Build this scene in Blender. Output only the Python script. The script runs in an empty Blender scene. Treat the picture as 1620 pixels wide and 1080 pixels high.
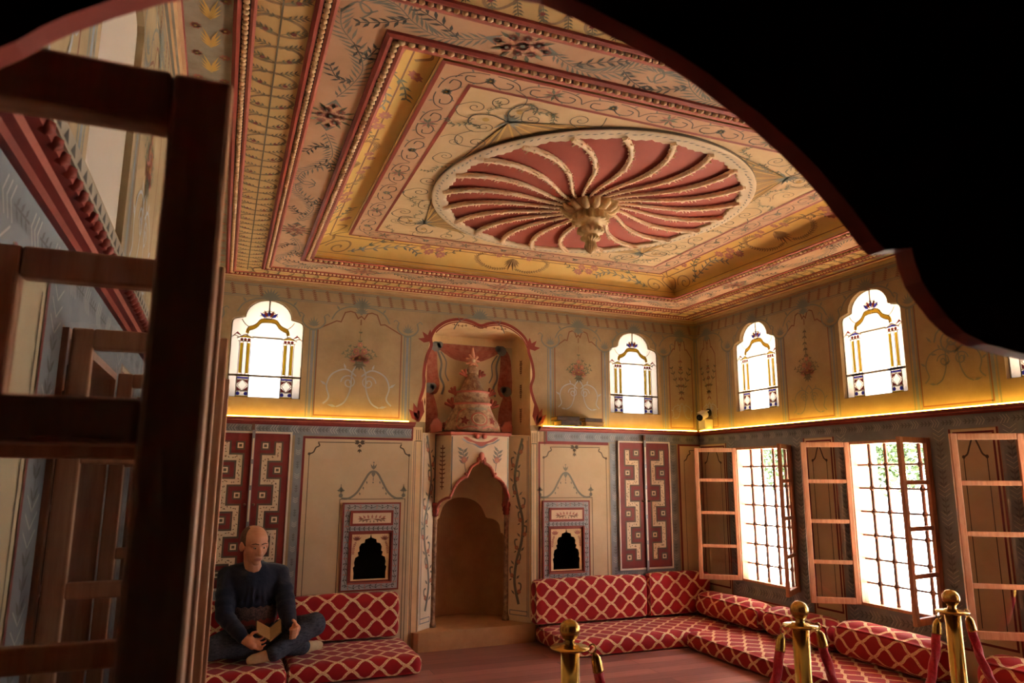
import bpy, math, random
from mathutils import Vector as V, Matrix
from mathutils.geometry import tessellate_polygon
random.seed(7)
PI = math.pi
C = bpy.context.scene.collection
sin, cos = math.sin, math.cos

# ------------------------------------------------------------------ materials
def lin(c):
    return tuple((x/255/12.92 if x/255 <= .04045 else ((x/255+.055)/1.055)**2.4) for x in c)
MATS = {}
def newmat(name):
    m = bpy.data.materials.new(name); m.use_nodes = True
    nt = m.node_tree; nt.nodes.clear()
    out = nt.nodes.new('ShaderNodeOutputMaterial')
    MATS[name] = m
    return m, nt, out
def N(nt, t, **k):
    n = nt.nodes.new(t)
    for a, b in k.items():
        if a in n.inputs: n.inputs[a].default_value = b
        else: setattr(n, a, b)
    return n
def mat(name, rgb, rough=.7, rgb2=None, nscale=4, bump=0, bscale=40, metal=0, spec=.3, stretch=None, detail=5, sheen=0):
    m, nt, out = newmat(name)
    b = N(nt, 'ShaderNodeBsdfPrincipled', Roughness=rough, Metallic=metal)
    b.inputs['Specular IOR Level'].default_value = spec
    if sheen:
        b.inputs['Sheen Weight'].default_value = sheen
    nt.links.new(b.outputs[0], out.inputs[0])
    c1 = (*lin(rgb), 1)
    b.inputs['Base Color'].default_value = c1
    tc = N(nt, 'ShaderNodeTexCoord'); src = tc.outputs['Object']
    if stretch:
        mp = N(nt, 'ShaderNodeMapping'); mp.inputs['Scale'].default_value = stretch
        nt.links.new(src, mp.inputs[0]); src = mp.outputs[0]
    if rgb2:
        n = N(nt, 'ShaderNodeTexNoise', Scale=nscale, Detail=detail, Roughness=.62)
        nt.links.new(src, n.inputs['Vector'])
        r = N(nt, 'ShaderNodeValToRGB')
        r.color_ramp.elements[0].position = .33; r.color_ramp.elements[1].position = .68
        r.color_ramp.elements[0].color = c1; r.color_ramp.elements[1].color = (*lin(rgb2), 1)
        nt.links.new(n.outputs['Fac'], r.inputs[0]); nt.links.new(r.outputs[0], b.inputs['Base Color'])
    if bump:
        n2 = N(nt, 'ShaderNodeTexNoise', Scale=bscale, Detail=4)
        nt.links.new(src, n2.inputs['Vector'])
        bp = N(nt, 'ShaderNodeBump', Strength=bump, Distance=.01)
        nt.links.new(n2.outputs['Fac'], bp.inputs['Height']); nt.links.new(bp.outputs[0], b.inputs['Normal'])
    return m
def emit(name, rgb, s):
    m, nt, out = newmat(name)
    e = N(nt, 'ShaderNodeEmission', Strength=s); e.inputs[0].default_value = (*rgb, 1)
    nt.links.new(e.outputs[0], out.inputs[0]); return m
def pane(name, rgb, tr=.75):
    m, nt, out = newmat(name)
    t = N(nt, 'ShaderNodeBsdfTransparent'); t.inputs[0].default_value = (*rgb, 1)
    d = N(nt, 'ShaderNodeBsdfTranslucent'); d.inputs[0].default_value = (*rgb, 1)
    x = N(nt, 'ShaderNodeMixShader'); x.inputs[0].default_value = tr
    nt.links.new(d.outputs[0], x.inputs[1]); nt.links.new(t.outputs[0], x.inputs[2]); nt.links.new(x.outputs[0], out.inputs[0])
    return m
def clear_glass(name):
    m, nt, out = newmat(name)
    t = N(nt, 'ShaderNodeBsdfTransparent'); t.inputs[0].default_value = (.80, .80, .80, 1)
    g = N(nt, 'ShaderNodeBsdfGlossy', Roughness=.02)
    lw = N(nt, 'ShaderNodeLayerWeight', Blend=.5)
    pw = N(nt, 'ShaderNodeMath', operation='POWER'); pw.inputs[1].default_value = 5; nt.links.new(lw.outputs['Facing'], pw.inputs[0])
    f = N(nt, 'ShaderNodeMath', operation='MULTIPLY_ADD'); f.inputs[1].default_value = .9; f.inputs[2].default_value = .07; nt.links.new(pw.outputs[0], f.inputs[0])
    x = N(nt, 'ShaderNodeMixShader')
    nt.links.new(f.outputs[0], x.inputs[0]); nt.links.new(t.outputs[0], x.inputs[1]); nt.links.new(g.outputs[0], x.inputs[2])
    nt.links.new(x.outputs[0], out.inputs[0]); return m

# painted plaster and ornament colours
mat('plaster', (162, 140, 108), .85, (140, 118, 88), 3.2, .15, 30)
mat('plaster_low', (206, 188, 156), .85, (190, 170, 136), 2.2, .12, 30)
mat('cream', (232, 206, 162), .8, (218, 188, 142), 5)
mat('pale', (228, 210, 182), .8, (214, 194, 162), 6)
mat('pinkish', (212, 172, 138), .8, (196, 154, 120), 4)
mat('vine_ground', (222, 190, 132), .8, (206, 172, 114), 3)
mat('grey_ground', (164, 154, 138), .8, (134, 122, 106), 6)
mat('yellow_cove', (236, 202, 124), .75, (222, 182, 100), 2.5)
mat('blue_grey', (128, 132, 136), .8, (112, 116, 122), 7)
mat('blue_grey_light', (166, 168, 172), .8, (150, 152, 158), 8)
mat('line_dark', (84, 74, 62), .8)
mat('line_brown', (120, 80, 58), .8)
mat('line_grey', (118, 116, 106), .8)
mat('ink', (66, 62, 58), .8)
mat('white_stroke', (172, 170, 164), .8)
mat('grey_leaf', (92, 92, 92), .8)
mat('leaf_green', (110, 110, 88), .8, (92, 92, 76), 20)
mat('leaf_dark', (92, 84, 66), .8)
mat('rose', (164, 100, 86), .8, (184, 128, 110), 30)
mat('berry', (120, 52, 46), .8)
mat('ochre', (196, 158, 92), .8)
mat('gilt', (214, 176, 96), .6)
mat('loop_line', (134, 106, 74), .8)
mat('rib_cream', (246, 222, 190), .7)
mat('hood_pink', (206, 150, 124), .7)
mat('red_trim', (130, 50, 37), .6, (114, 41, 31), 8)
mat('red_deep', (116, 36, 32), .6, (100, 29, 27), 8)
mat('pink_trim', (168, 94, 78), .7, (146, 77, 63), 9)
mat('bead', (236, 204, 164), .7, (206, 166, 122), 30)
mat('bead_dark', (76, 46, 32), .8)
mat('mould_wood', (168, 132, 92), .7, (146, 110, 74), 9, stretch=(1, 1, 6))
mat('disc_red', (142, 66, 50), .75, (130, 56, 43), 2.5)
mat('boss_gold', (222, 198, 154), .55, (180, 150, 104), 14)
mat('fan_brown', (160, 126, 78), .75, (132, 100, 60), 12)
mat('white_paint_glint', (222, 212, 198), .7)  # white paint, also the painted reflections on the cupboard bars
mat('drape', (138, 66, 54), .85, (168, 110, 92), 22)
mat('recess_shade_tan', (158, 116, 76), .9, (134, 92, 56), 2.5, .2, 20)  # tan darkened to carry the shade of the fireplace recess
mat('hearth', (184, 142, 100), .9, (160, 118, 80), 3.5, .3, 25)
mat('hood_stone', (170, 140, 112), .8, (98, 70, 54), 24, .2, 30)
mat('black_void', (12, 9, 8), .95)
mat('booth', (26, 18, 16), .95)
mat('arch_board', (74, 26, 24), .6, (60, 20, 20), 5, .1, 20)
mat('arch_edge', (150, 66, 55), .55, (130, 54, 46), 6)
mat('wood', (196, 146, 112), .45, (166, 112, 80), 5, .06, 40, stretch=(9, 9, 1))
mat('wood_dark', (104, 58, 38), .5, (80, 42, 28), 5, .05, 40, stretch=(9, 9, 1))
mat('iron', (112, 78, 62), .6, (92, 62, 50), 20, metal=.2)
mat('steel', (132, 132, 136), .4, metal=.6)
mat('brass', (196, 160, 88), .24, metal=1, rgb2=(180, 142, 72), nscale=3)
mat('rope', (224, 58, 78), .9, (190, 34, 52), 60, .4, 220, sheen=.6)
mat('book_cover', (66, 48, 38), .8, (50, 36, 30), 20)
mat('book_tan', (150, 112, 70), .75, (128, 92, 54), 20)
mat('paper', (176, 142, 96), .9, (150, 116, 74), 60, stretch=(1, 1, 30))
mat('cam_white', (214, 206, 196), .45)
mat('cam_black', (20, 18, 18), .3)
mat('skin', (206, 150, 118), .5, (196, 134, 104), 14, spec=.35)
mat('lip', (176, 110, 94), .5)
mat('hair', (74, 54, 42), .75, (110, 82, 64), 60)
mat('eye_white', (150, 134, 122), .4)
mat('eye_dark', (34, 24, 20), .2)
mat('sweater', (26, 34, 54), .9, (20, 26, 44), 10, .35, 60, sheen=.2)
mat('denim', (84, 88, 100), .92, (46, 50, 62), 40, .3, 160, stretch=(1, 1, 3))
mat('sock', (222, 198, 160), .85, (206, 178, 138), 25, .15, 80)
mat('sash', (26, 24, 28), .85, (104, 84, 82), 85)
mat('ground_out', (232, 222, 204), .9)
mat('foliage', (44, 64, 22), .7, (28, 46, 12), 6)
mat('bark', (110, 90, 70), .9)
pane('g_white', (.5, .5, .5), .6); pane('g_frost', (.125, .102, .085), .03)
pane('g_yellow', (.24, .155, .008), .1); pane('g_blue', (.026, .024, .17), .1); pane('g_red', (.075, .014, .014), .1); pane('g_amber', (.20, .115, .010), .05); pane('lead', (.085, .063, .04), 0)  # lead is made translucent tan to imitate glare on the strips
clear_glass('glass')
emit('led', (1, .57, .06), 15)

def fabric():
    m, nt, out = newmat('damask')
    b = N(nt, 'ShaderNodeBsdfPrincipled', Roughness=.72)
    b.inputs['Specular IOR Level'].default_value = .22; b.inputs['Sheen Weight'].default_value = .12
    nt.links.new(b.outputs[0], out.inputs[0])
    uv = N(nt, 'ShaderNodeUVMap'); sp = N(nt, 'ShaderNodeSeparateXYZ'); nt.links.new(uv.outputs[0], sp.inputs[0])
    def M(op, a, bb=None):
        n = N(nt, 'ShaderNodeMath', operation=op)
        for i, x in enumerate((a, bb)):
            if x is None: continue
            if isinstance(x, (int, float)): n.inputs[i].default_value = x
            else: nt.links.new(x, n.inputs[i])
        return n.outputs[0]
    u = M('MULTIPLY', sp.outputs[0], 1/.212); v = M('MULTIPLY', sp.outputs[1], 1/.166)
    s = M('ADD', u, v); d = M('SUBTRACT', u, v)
    s2 = M('ADD', s, M('MULTIPLY', M('SINE', M('MULTIPLY', d, 2*PI)), .042))
    d2 = M('ADD', d, M('MULTIPLY', M('SINE', M('MULTIPLY', s, 2*PI)), .042))
    def tri(x): return M('ABSOLUTE', M('SUBTRACT', M('FRACT', x), .5))
    e = M('MINIMUM', tri(s2), tri(d2))
    band = M('LESS_THAN', e, .082)
    vo = N(nt, 'ShaderNodeTexVoronoi', Scale=150); nt.links.new(uv.outputs[0], vo.inputs['Vector'])
    dots = M('MULTIPLY', M('LESS_THAN', vo.outputs['Distance'], .34), M('LESS_THAN', e, .058))
    nz = N(nt, 'ShaderNodeTexNoise', Scale=9, Detail=3)
    nt.links.new(uv.outputs[0], nz.inputs['Vector'])
    rr = N(nt, 'ShaderNodeValToRGB'); rr.color_ramp.elements[0].color = (*lin((142, 16, 24)), 1); rr.color_ramp.elements[1].color = (*lin((164, 26, 36)), 1)
    nt.links.new(nz.outputs['Fac'], rr.inputs[0])
    mx = N(nt, 'ShaderNodeMix', data_type='RGBA'); nt.links.new(band, mx.inputs['Factor']); nt.links.new(rr.outputs[0], mx.inputs['A'])
    mx.inputs['B'].default_value = (*lin((236, 206, 160)), 1)
    m2 = N(nt, 'ShaderNodeMix', data_type='RGBA'); nt.links.new(dots, m2.inputs['Factor']); nt.links.new(mx.outputs['Result'], m2.inputs['A'])
    m2.inputs['B'].default_value = (*lin((150, 84, 56)), 1)
    nt.links.new(m2.outputs['Result'], b.inputs['Base Color'])
    bp = N(nt, 'ShaderNodeBump', Strength=.25, Distance=.004); nt.links.new(band, bp.inputs['Height']); nt.links.new(bp.outputs[0], b.inputs['Normal'])
fabric()

def floor_mat():
    m, nt, out = newmat('planks')
    b = N(nt, 'ShaderNodeBsdfPrincipled', Roughness=.34); nt.links.new(b.outputs[0], out.inputs[0])
    tc = N(nt, 'ShaderNodeTexCoord')
    br = N(nt, 'ShaderNodeTexBrick', Scale=1); br.offset = .37
    br.inputs['Brick Width'].default_value = 1.7; br.inputs['Row Height'].default_value = .15; br.inputs['Mortar Size'].default_value = .0022
    br.inputs['Color1'].default_value = (*lin((176, 120, 112)), 1); br.inputs['Color2'].default_value = (*lin((118, 74, 72)), 1); br.inputs['Mortar'].default_value = (*lin((62, 26, 22)), 1)
    nt.links.new(tc.outputs['Object'], br.inputs['Vector'])
    mp = N(nt, 'ShaderNodeMapping'); mp.inputs['Scale'].default_value = (1.2, 14, 1); nt.links.new(tc.outputs['Object'], mp.inputs[0])
    nz = N(nt, 'ShaderNodeTexNoise', Scale=3, Detail=6, Roughness=.65); nt.links.new(mp.outputs[0], nz.inputs['Vector'])
    mx = N(nt, 'ShaderNodeMix', data_type='RGBA', blend_type='SOFT_LIGHT'); mx.inputs['Factor'].default_value = .8
    nt.links.new(br.outputs['Color'], mx.inputs['A']); nt.links.new(nz.outputs['Fac'], mx.inputs['B'])
    nt.links.new(mx.outputs['Result'], b.inputs['Base Color'])
    bp = N(nt, 'ShaderNodeBump', Strength=.15, Distance=.003); nt.links.new(nz.outputs['Fac'], bp.inputs['Height']); nt.links.new(bp.outputs[0], b.inputs['Normal'])
floor_mat()

# ------------------------------------------------------------------ mesh building
class MB:
    def __init__(s): s.v = []; s.f = []; s.m = []; s.sm = []; s.uv = []
    def face(s, pts, mat, smooth=False, uv=None):
        b = len(s.v); s.v += [tuple(p) for p in pts]; s.f.append(tuple(range(b, b+len(pts)))); s.m.append(mat); s.sm.append(smooth); s.uv.append(uv)
    def grid(s, rows, mat, smooth=True, closed_u=False, closed_v=False, uvrows=None):
        b = len(s.v); n = len(rows[0]); r = len(rows)
        for row in rows: s.v += [tuple(p) for p in row]
        for i in range(r if closed_v else r-1):
            for j in range(n if closed_u else n-1):
                q = [(i, j), (i, (j+1) % n), ((i+1) % r, (j+1) % n), ((i+1) % r, j)]
                s.f.append(tuple(b+a*n+c for a, c in q)); s.m.append(mat(i, j) if callable(mat) else mat); s.sm.append(smooth)
                s.uv.append([uvrows[a][c] for a, c in q] if uvrows else None)
    def box(s, x0, y0, z0, x1, y1, z1, mat, M=None):
        p = [V((x, y, z)) for x in (x0, x1) for y in (y0, y1) for z in (z0, z1)]
        if M is not None: p = [M @ q for q in p]
        b = len(s.v); s.v += [tuple(q) for q in p]
        for f in ((0, 1, 3, 2), (4, 6, 7, 5), (0, 4, 5, 1), (2, 3, 7, 6), (0, 2, 6, 4), (1, 5, 7, 3)):
            s.f.append(tuple(b+i for i in f)); s.m.append(mat); s.sm.append(False); s.uv.append(None)
    def tube(s, path, r, mat, n=8, closed=False, caps=True, lobes=0, twist=0, depth=.2):
        path = [V(p) for p in path]; k = len(path); rows = []
        up = None
        for i, p in enumerate(path):
            a = path[i-1] if (i or closed) else path[0]; c = path[(i+1) % k] if (i < k-1 or closed) else path[-1]
            t = (c-a).normalized()
            if up is None:
                up = V((0, 0, 1)) if abs(t.z) < .9 else V((1, 0, 0))
            up = (up - t*up.dot(t)).normalized(); w = t.cross(up)
            rr = r[i] if isinstance(r, (list, tuple)) else r
            row = []
            for j in range(n):
                an = 2*PI*j/n
                q = rr*(1+(depth*cos(lobes*(an+twist*i)) if lobes else 0))
                row.append(p+up*q*cos(an)+w*q*sin(an))
            rows.append(row)
        s.grid(rows, mat, True, closed_u=True, closed_v=closed)
        if caps and not closed:
            s.face(rows[0][::-1], mat); s.face(rows[-1], mat)
    def lathe(s, prof, o, mat, n=24, axis='z', wob=None):
        rows = []
        for i, (r, h) in enumerate(prof):
            row = []
            for j in range(n):
                a = 2*PI*j/n; rr = r*(1+(wob(i, a) if wob else 0))
                if axis == 'z': row.append((o[0]+rr*cos(a), o[1]+rr*sin(a), o[2]+h))
                elif axis == 'y': row.append((o[0]+rr*cos(a), o[1]+h, o[2]+rr*sin(a)))
                else: row.append((o[0]+h, o[1]+rr*cos(a), o[2]+rr*sin(a)))
            rows.append(row)
        s.grid(rows, mat, True, closed_u=True)
    def ball(s, c, r, mat, n=12, sc=(1, 1, 1)):
        rows = []
        for i in range(n//2+1):
            t = PI*i/(n//2)
            rows.append([(c[0]+sc[0]*r*sin(t)*cos(2*PI*j/n), c[1]+sc[1]*r*sin(t)*sin(2*PI*j/n), c[2]+sc[2]*r*cos(t)) for j in range(n)])
        s.grid(rows, mat, True, closed_u=True)
    def prism(s, poly, f, d, mat, edge=None):
        """poly in 2d, f(a,b,depth)->point, depth 0..d"""
        tess = tessellate_polygon([[V((a, b, 0)) for a, b in poly]])
        for dd in (0, d):
            for t in tess: s.face([f(*poly[i], dd) for i in t], mat)
        k = len(poly)
        for i in range(k):
            a, b = poly[i], poly[(i+1) % k]
            s.face([f(*a, 0), f(*b, 0), f(*b, d), f(*a, d)], edge or mat)
    def sheet(s, outer, holes, f, mat):
        loops = [[V((a, b, 0)) for a, b in L] for L in [outer]+holes]
        flat = [p for L in loops for p in L]
        for t in tessellate_polygon(loops): s.face([f(flat[i].x, flat[i].y) for i in t], mat)
    def capsule(s, p0, r0, p1, r1, mat, n=12):
        p0, p1 = V(p0), V(p1); d = p1-p0; L = d.length or 1e-6; t = d/L
        up = V((0, 0, 1)) if abs(t.z) < .9 else V((1, 0, 0)); up = (up-t*up.dot(t)).normalized(); w = t.cross(up)
        rows = []
        for i in range(4):
            a = -PI/2+PI/2*i/4+1e-3; rows.append([p0+t*r0*sin(a)+(up*cos(2*PI*j/n)+w*sin(2*PI*j/n))*r0*cos(a) for j in range(n)])
        for i in range(5):
            a = PI/2*i/4-(1e-3 if i == 4 else 0); rows.append([p1+t*r1*sin(a)+(up*cos(2*PI*j/n)+w*sin(2*PI*j/n))*r1*cos(a) for j in range(n)])
        s.grid(rows, mat, True, closed_u=True); s.face(rows[0][::-1], mat, True); s.face(rows[-1], mat, True)

def build(name, mb, parent=None, loc=None, bevel=0, **props):
    me = bpy.data.meshes.new(name); me.from_pydata(mb.v, [], mb.f)
    names = []
    for m in mb.m:
        if m not in names: names.append(m)
    for m in names: me.materials.append(MATS[m])
    ix = {m: i for i, m in enumerate(names)}
    me.polygons.foreach_set('material_index', [ix[m] for m in mb.m])
    me.polygons.foreach_set('use_smooth', mb.sm)
    if any(u is not None for u in mb.uv):
        lay = me.uv_layers.new(name='UVMap'); k = 0
        for f, u in zip(mb.f, mb.uv):
            for i in range(len(f)):
                if u: lay.data[k].uv = u[i]
                k += 1
    me.update()
    o = bpy.data.objects.new(name, me); C.objects.link(o)
    if parent is not None:
        o.parent = parent
        if loc is None:
            o.matrix_parent_inverse = PW(parent).inverted()
    if loc is not None: o.location = loc
    if bevel:
        b = o.modifiers.new('Bevel', 'BEVEL'); b.width = bevel; b.segments = 2; b.limit_method = 'ANGLE'; b.angle_limit = .6
    for k, v in props.items(): o[k] = v
    return o
def PW(o):
    return (PW(o.parent) @ o.matrix_parent_inverse if o.parent else Matrix()) @ o.matrix_basis
def thing(name, loc, label=None, category=None, group=None, kind=None):
    o = bpy.data.objects.new(name, None); C.objects.link(o); o.location = loc; o.empty_display_size = .1
    tag(o, label, category, group, kind); return o
def tag(o, label=None, category=None, group=None, kind=None):
    for k, v in (('label', label), ('category', category), ('group', group), ('kind', kind)):
        if v: o[k] = v
    return o
def copy_tree(o, parent=None, **kw):
    c = o.copy(); C.objects.link(c)
    if parent is not None: c.parent = parent; c.matrix_parent_inverse = o.matrix_parent_inverse.copy()
    for ch in list(o.children): copy_tree(ch, c)
    for k, v in kw.items(): c[k] = v
    return c

def spline(pts, n=8, closed=False):
    out = []; k = len(pts)
    P = lambda i: pts[i % k] if closed else pts[max(0, min(k-1, i))]
    for i in range(k if closed else k-1):
        a, b, c, d = P(i-1), P(i), P(i+1), P(i+2)
        for j in range(n):
            t = j/n
            out.append(tuple(.5*((2*b[q])+(-a[q]+c[q])*t+(2*a[q]-5*b[q]+4*c[q]-d[q])*t*t+(-a[q]+3*b[q]-3*c[q]+d[q])*t**3) for q in range(len(b))))
    if not closed: out.append(tuple(pts[-1]))
    return out

# ------------------------------------------------------------------ brushwork on a surface f(a,b) -> (point, normal)
class Brush:
    def __init__(s, mb, f, T=None, layer=0):
        s.mb, s.f, s.layer = mb, f, layer; s.T = T or (1, 0, 0, 1, 0, 0)
    def at(s, a, b, ang=0, sc=1, mir=False):
        c, n = cos(ang)*sc, sin(ang)*sc; mx = -1 if mir else 1
        m = s.T; L = (c*mx, n*mx, -n, c, a, b)
        return Brush(s.mb, s.f, (m[0]*L[0]+m[2]*L[1], m[1]*L[0]+m[3]*L[1], m[0]*L[2]+m[2]*L[3], m[1]*L[2]+m[3]*L[3], m[0]*a+m[2]*b+m[4], m[1]*a+m[3]*b+m[5]), s.layer)
    def up(s, k=1): return Brush(s.mb, s.f, s.T, s.layer+k)
    def p(s, a, b):
        m = s.T; x, n = s.f(m[0]*a+m[2]*b+m[4], m[1]*a+m[3]*b+m[5])
        return x+n*(.0011*(s.layer+1))
    def poly(s, pts, mat):
        if len(pts) > 4:
            t = tessellate_polygon([[V((a, b, 0)) for a, b in pts]])
            P = [s.p(*q) for q in pts]
            for q in t: s.mb.face([P[i] for i in q], mat)
        else: s.mb.face([s.p(*q) for q in pts], mat)
    def rect(s, a0, b0, a1, b1, mat): s.poly([(a0, b0), (a1, b0), (a1, b1), (a0, b1)], mat)
    def line(s, pts, w, mat, closed=False, taper=False):
        k = len(pts)
        if closed: pts = list(pts)+[pts[0], pts[1]]; k = len(pts)
        L = []
        for i in range(k):
            a = pts[max(0, i-1)]; c = pts[min(k-1, i+1)]
            if closed and i == 0: a = pts[k-3]
            b = pts[i]
            d0 = (b[0]-a[0], b[1]-a[1]); d1 = (c[0]-b[0], c[1]-b[1])
            l0 = math.hypot(*d0) or 1; l1 = math.hypot(*d1) or 1
            if i == 0 and not closed: d0, l0 = d1, l1
            if i == k-1: d1, l1 = d0, l0
            n0 = (-d0[1]/l0, d0[0]/l0); n1 = (-d1[1]/l1, d1[0]/l1)
            nx, ny = n0[0]+n1[0], n0[1]+n1[1]; q = math.hypot(nx, ny) or 1; nx /= q; ny /= q
            sc = 1/max(.45, nx*n0[0]+ny*n0[1]); h = w/2*sc
            if taper: h *= max(.12, sin(PI*(i+.5)/k))
            L.append(((b[0]+nx*h, b[1]+ny*h), (b[0]-nx*h, b[1]-ny*h)))
        end = k-1 if closed else k
        b0 = len(s.mb.v)
        for i in range(end): s.mb.v += [tuple(s.p(*L[i][0])), tuple(s.p(*L[i][1]))]
        for i in range(end-1 if not closed else end):
            j = (i+1) % end
            s.mb.f.append((b0+2*i, b0+2*i+1, b0+2*j+1, b0+2*j)); s.mb.m.append(mat); s.mb.sm.append(False); s.mb.uv.append(None)
    def frame(s, a0, b0, a1, b1, w, mat): s.line([(a0, b0), (a1, b0), (a1, b1), (a0, b1)], w, mat, closed=True)
    def leaf(s, a, b, ang, L, w, mat):
        c, n = cos(ang), sin(ang)
        s.poly([(a, b), (a+c*L*.45-n*w/2, b+n*L*.45+c*w/2), (a+c*L, b+n*L), (a+c*L*.45+n*w/2, b+n*L*.45-c*w/2)], mat)
    def disc(s, a, b, r, mat, n=10): s.poly([(a+r*cos(2*PI*i/n), b+r*sin(2*PI*i/n)) for i in range(n)], mat)
    def flower(s, a, b, r, mat, k=5, mid='ochre'):
        for i in range(k+2): s.leaf(a, b, 2*PI*i/(k+2)+.3, r, r*.8, mat)
        s.up().disc(a, b, r*.25, mid, 6)
    def frond(s, pts, L, w, mat, stem=.006, step=2, spread=.75, both=True):
        s.line(pts, stem, mat)
        for i in range(1, len(pts)-1, step):
            an = math.atan2(pts[i+1][1]-pts[i-1][1], pts[i+1][0]-pts[i-1][0]); q = L*(.6+.4*sin(PI*i/len(pts)))*random.uniform(.8, 1.15)
            s.leaf(*pts[i], an+spread, q, w, mat)
            if both: s.leaf(*pts[i], an-spread, q, w, mat)
    def spiral(s, r, turns, w, mat, n=26, tail=0):
        pts = [(r*(1-i/n*.9)*cos(2*PI*turns*i/n), r*(1-i/n*.9)*sin(2*PI*turns*i/n)) for i in range(n+1)]
        if tail: pts = [(r, -tail), (r*1.06, -tail*.5)]+pts
        s.line(pts, w, mat, taper=False)
    def vase(s, sc=1, dark='leaf_green'):
        """upright bouquet about .35 high"""
        p = s.at(0, 0, 0, sc)
        for i in range(9):
            an = PI/2+(i-4)*.26; L = .17 if i != 4 else .25; L *= random.uniform(.8, 1.1)
            pts = spline([(0, 0), (cos(an)*L*.5*1.1, sin(an)*L*.5), (cos(an)*L, sin(an)*L)], 4)
            p.frond(pts, .032, .012, dark, .004, 2)
        q = p.up(); 
        for a, b, r in ((0, .05, .042), (-.05, .035, .034), (.05, .03, .034), (-.03, .1, .03), (.035, .1, .03), (0, .155, .024)): q.flower(a, b, r, 'rose', 6)
        for i in range(5): q.leaf(0, 0, -PI/2+(i-2)*.6, .06, .022, 'leaf_dark')
        for a in (-.1, .1): q.leaf(0, .01, PI/2+(-1 if a > 0 else 1)*1.2, .12, .018, dark)
    def scroll(s, sc=1, m='blue_grey_light', w=.012):
        p = s.at(0, 0, 0, sc)
        for mir in (False, True):
            q = p.at(0, 0, 0, 1, mir)
            q.line(spline([(0, .1), (.05, .03), (.06, -.1), (.1, -.2), (.16, -.24)], 6), w, m)
            q.at(.075, -.05).spiral(.06, 1.6, w*.8, m)
            q.line(spline([(.02, .0), (.1, .05), (.2, .01), (.24, -.08), (.22, -.17), (.26, -.22)], 6), w, m)
            q.leaf(.24, -.08, .6, .06, .02, m); q.leaf(.16, -.24, .2, .07, .02, m); q.leaf(.1, .05, 1.2, .05, .018, m)
    def capital(s, m='blue_grey'):
        for i in range(7):
            an = PI/2+(i-3)*.36; s.leaf(0, .02, an, .1-.012*abs(i-3), .016, m)
        for mir in (False, True):
            q = s.at(0, 0, 0, 1, mir); q.line(spline([(0, -.01), (.06, .01), (.1, .06), (.09, .12)], 5), .014, m); q.line(spline([(.09, .12), (.12, .14), (.14, .12)], 4), .008, m)
        s.rect(-.03, -.02, .03, 0, m)
    def shell(s, r=.07, m='blue_grey'):
        for i in range(9): s.leaf(0, 0, PI*(i+.5)/9, r, r*.22, m)
        s.disc(0, 0, r*.2, m, 8)
    def hangleaf(s, L=.1, m='line_brown'):
        for i in range(6):
            b = -L*i/6; s.leaf(0, b, -PI/2+.8, L*.26, L*.085, m); s.leaf(0, b, -PI/2-.8, L*.26, L*.085, m)
        s.line([(0, 0), (0, -L)], .006, m)
    def leafband(s, a0, a1, b, h, step=.085, vert=False):
        """row of chevrons and sprigs centred at b"""
        n = max(1, int(abs(a1-a0)/step)); d = 1 if a1 > a0 else -1
        for i in range(n):
            a = a0+(a1-a0)*(i+.5)/n
            q = s.at(b, a, 0, 1) if vert else s.at(a, b, -PI/2 if d > 0 else PI/2, 1)
            if i % 2 == 0:
                for k in range(3):
                    y = (k-1)*h*.22; q.line([(-h*.3, y+h*.2), (0, y), (h*.3, y+h*.2)], .0042, 'white_stroke')
            else:
                q.line([(0, -h*.45), (0, h*.5)], .005, 'grey_leaf')
                for k in range(3):
                    for sd in (-1, 1): q.leaf(0, -h*.35+k*h*.28, PI/2+sd*.8, h*.3, h*.1, 'grey_leaf')
    def vineband(s, a0, b0, a1, b1, w):
        """wavy leaf border running round a rectangle"""
        P = [(a0, b0), (a1, b0), (a1, b1), (a0, b1), (a0, b0)]
        for (x0, y0), (x1, y1) in zip(P, P[1:]):
            L = math.hypot(x1-x0, y1-y0); an = math.atan2(y1-y0, x1-x0); q = s.at(x0, y0, an); n = max(2, int(L/.045))
            q.line([(L*i/(n*4), w*.16*sin(PI*i/4)) for i in range(n*4+1)], .004, 'ink')
            for i in range(n):
                x = L*(i+.5)/n
                for sd in (-1, 1): q.leaf(x, 0, sd*.9, w*.52, w*.2, 'ink' if i % 3 else 'rose')
def plane(o, u, v, n):
    o, u, v, n = V(o), V(u), V(v), V(n)
    return lambda a, b: (o+u*a+v*b, n)
WORLD, SUN, EXPO = 5.0, 115.0, 1.15
# ------------------------------------------------------------------ room dimensions (metres)
XL, XR, YB, YF = -.32, 4.905, 6.63, -1.0
ZC, ZI = 3.30, 3.44
SILL, HEAD, TH = .545, 1.845, .30
def stained_shape(c, base=2.215, w=.31):
    pts = [(-w, 0), (w, 0), (w, .66)]
    pts += [(w-.045+.045*cos(t), .66+.05*sin(t)) for t in (.5, 1.0, PI/2)]
    pts += [(.2*cos(t), .725+.165*sin(t)) for t in [PI*i/16 for i in range(17)]]
    pts += [(-w+.045-.045*cos(t), .66+.05*sin(t)) for t in (PI/2, 1.0, .5)] + [(-w, .66)]
    return [(c+a, base+b) for a, b in pts]
fB = plane((0, YB, 0), (1, 0, 0), (0, 0, 1), (0, -1, 0))
fR = plane((XR, 0, 0), (0, 1, 0), (0, 0, 1), (-1, 0, 0))
fL = plane((XL, 0, 0), (0, 1, 0), (0, 0, 1), (1, 0, 0))
WR = [(5.25, 6.02), (3.83, 4.58), (2.40, 3.15), (.66, 1.34)]       # casement windows of the right wall; the last is added out of view for light
WL = [(.55, 1.10), (1.67, 2.42), (3.12, 3.85), (4.55, 5.28)]
SB = [.31, 4.10]; SR = [5.68, 4.28, 2.90]; SL = [2.0]; YW = .46
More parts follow.
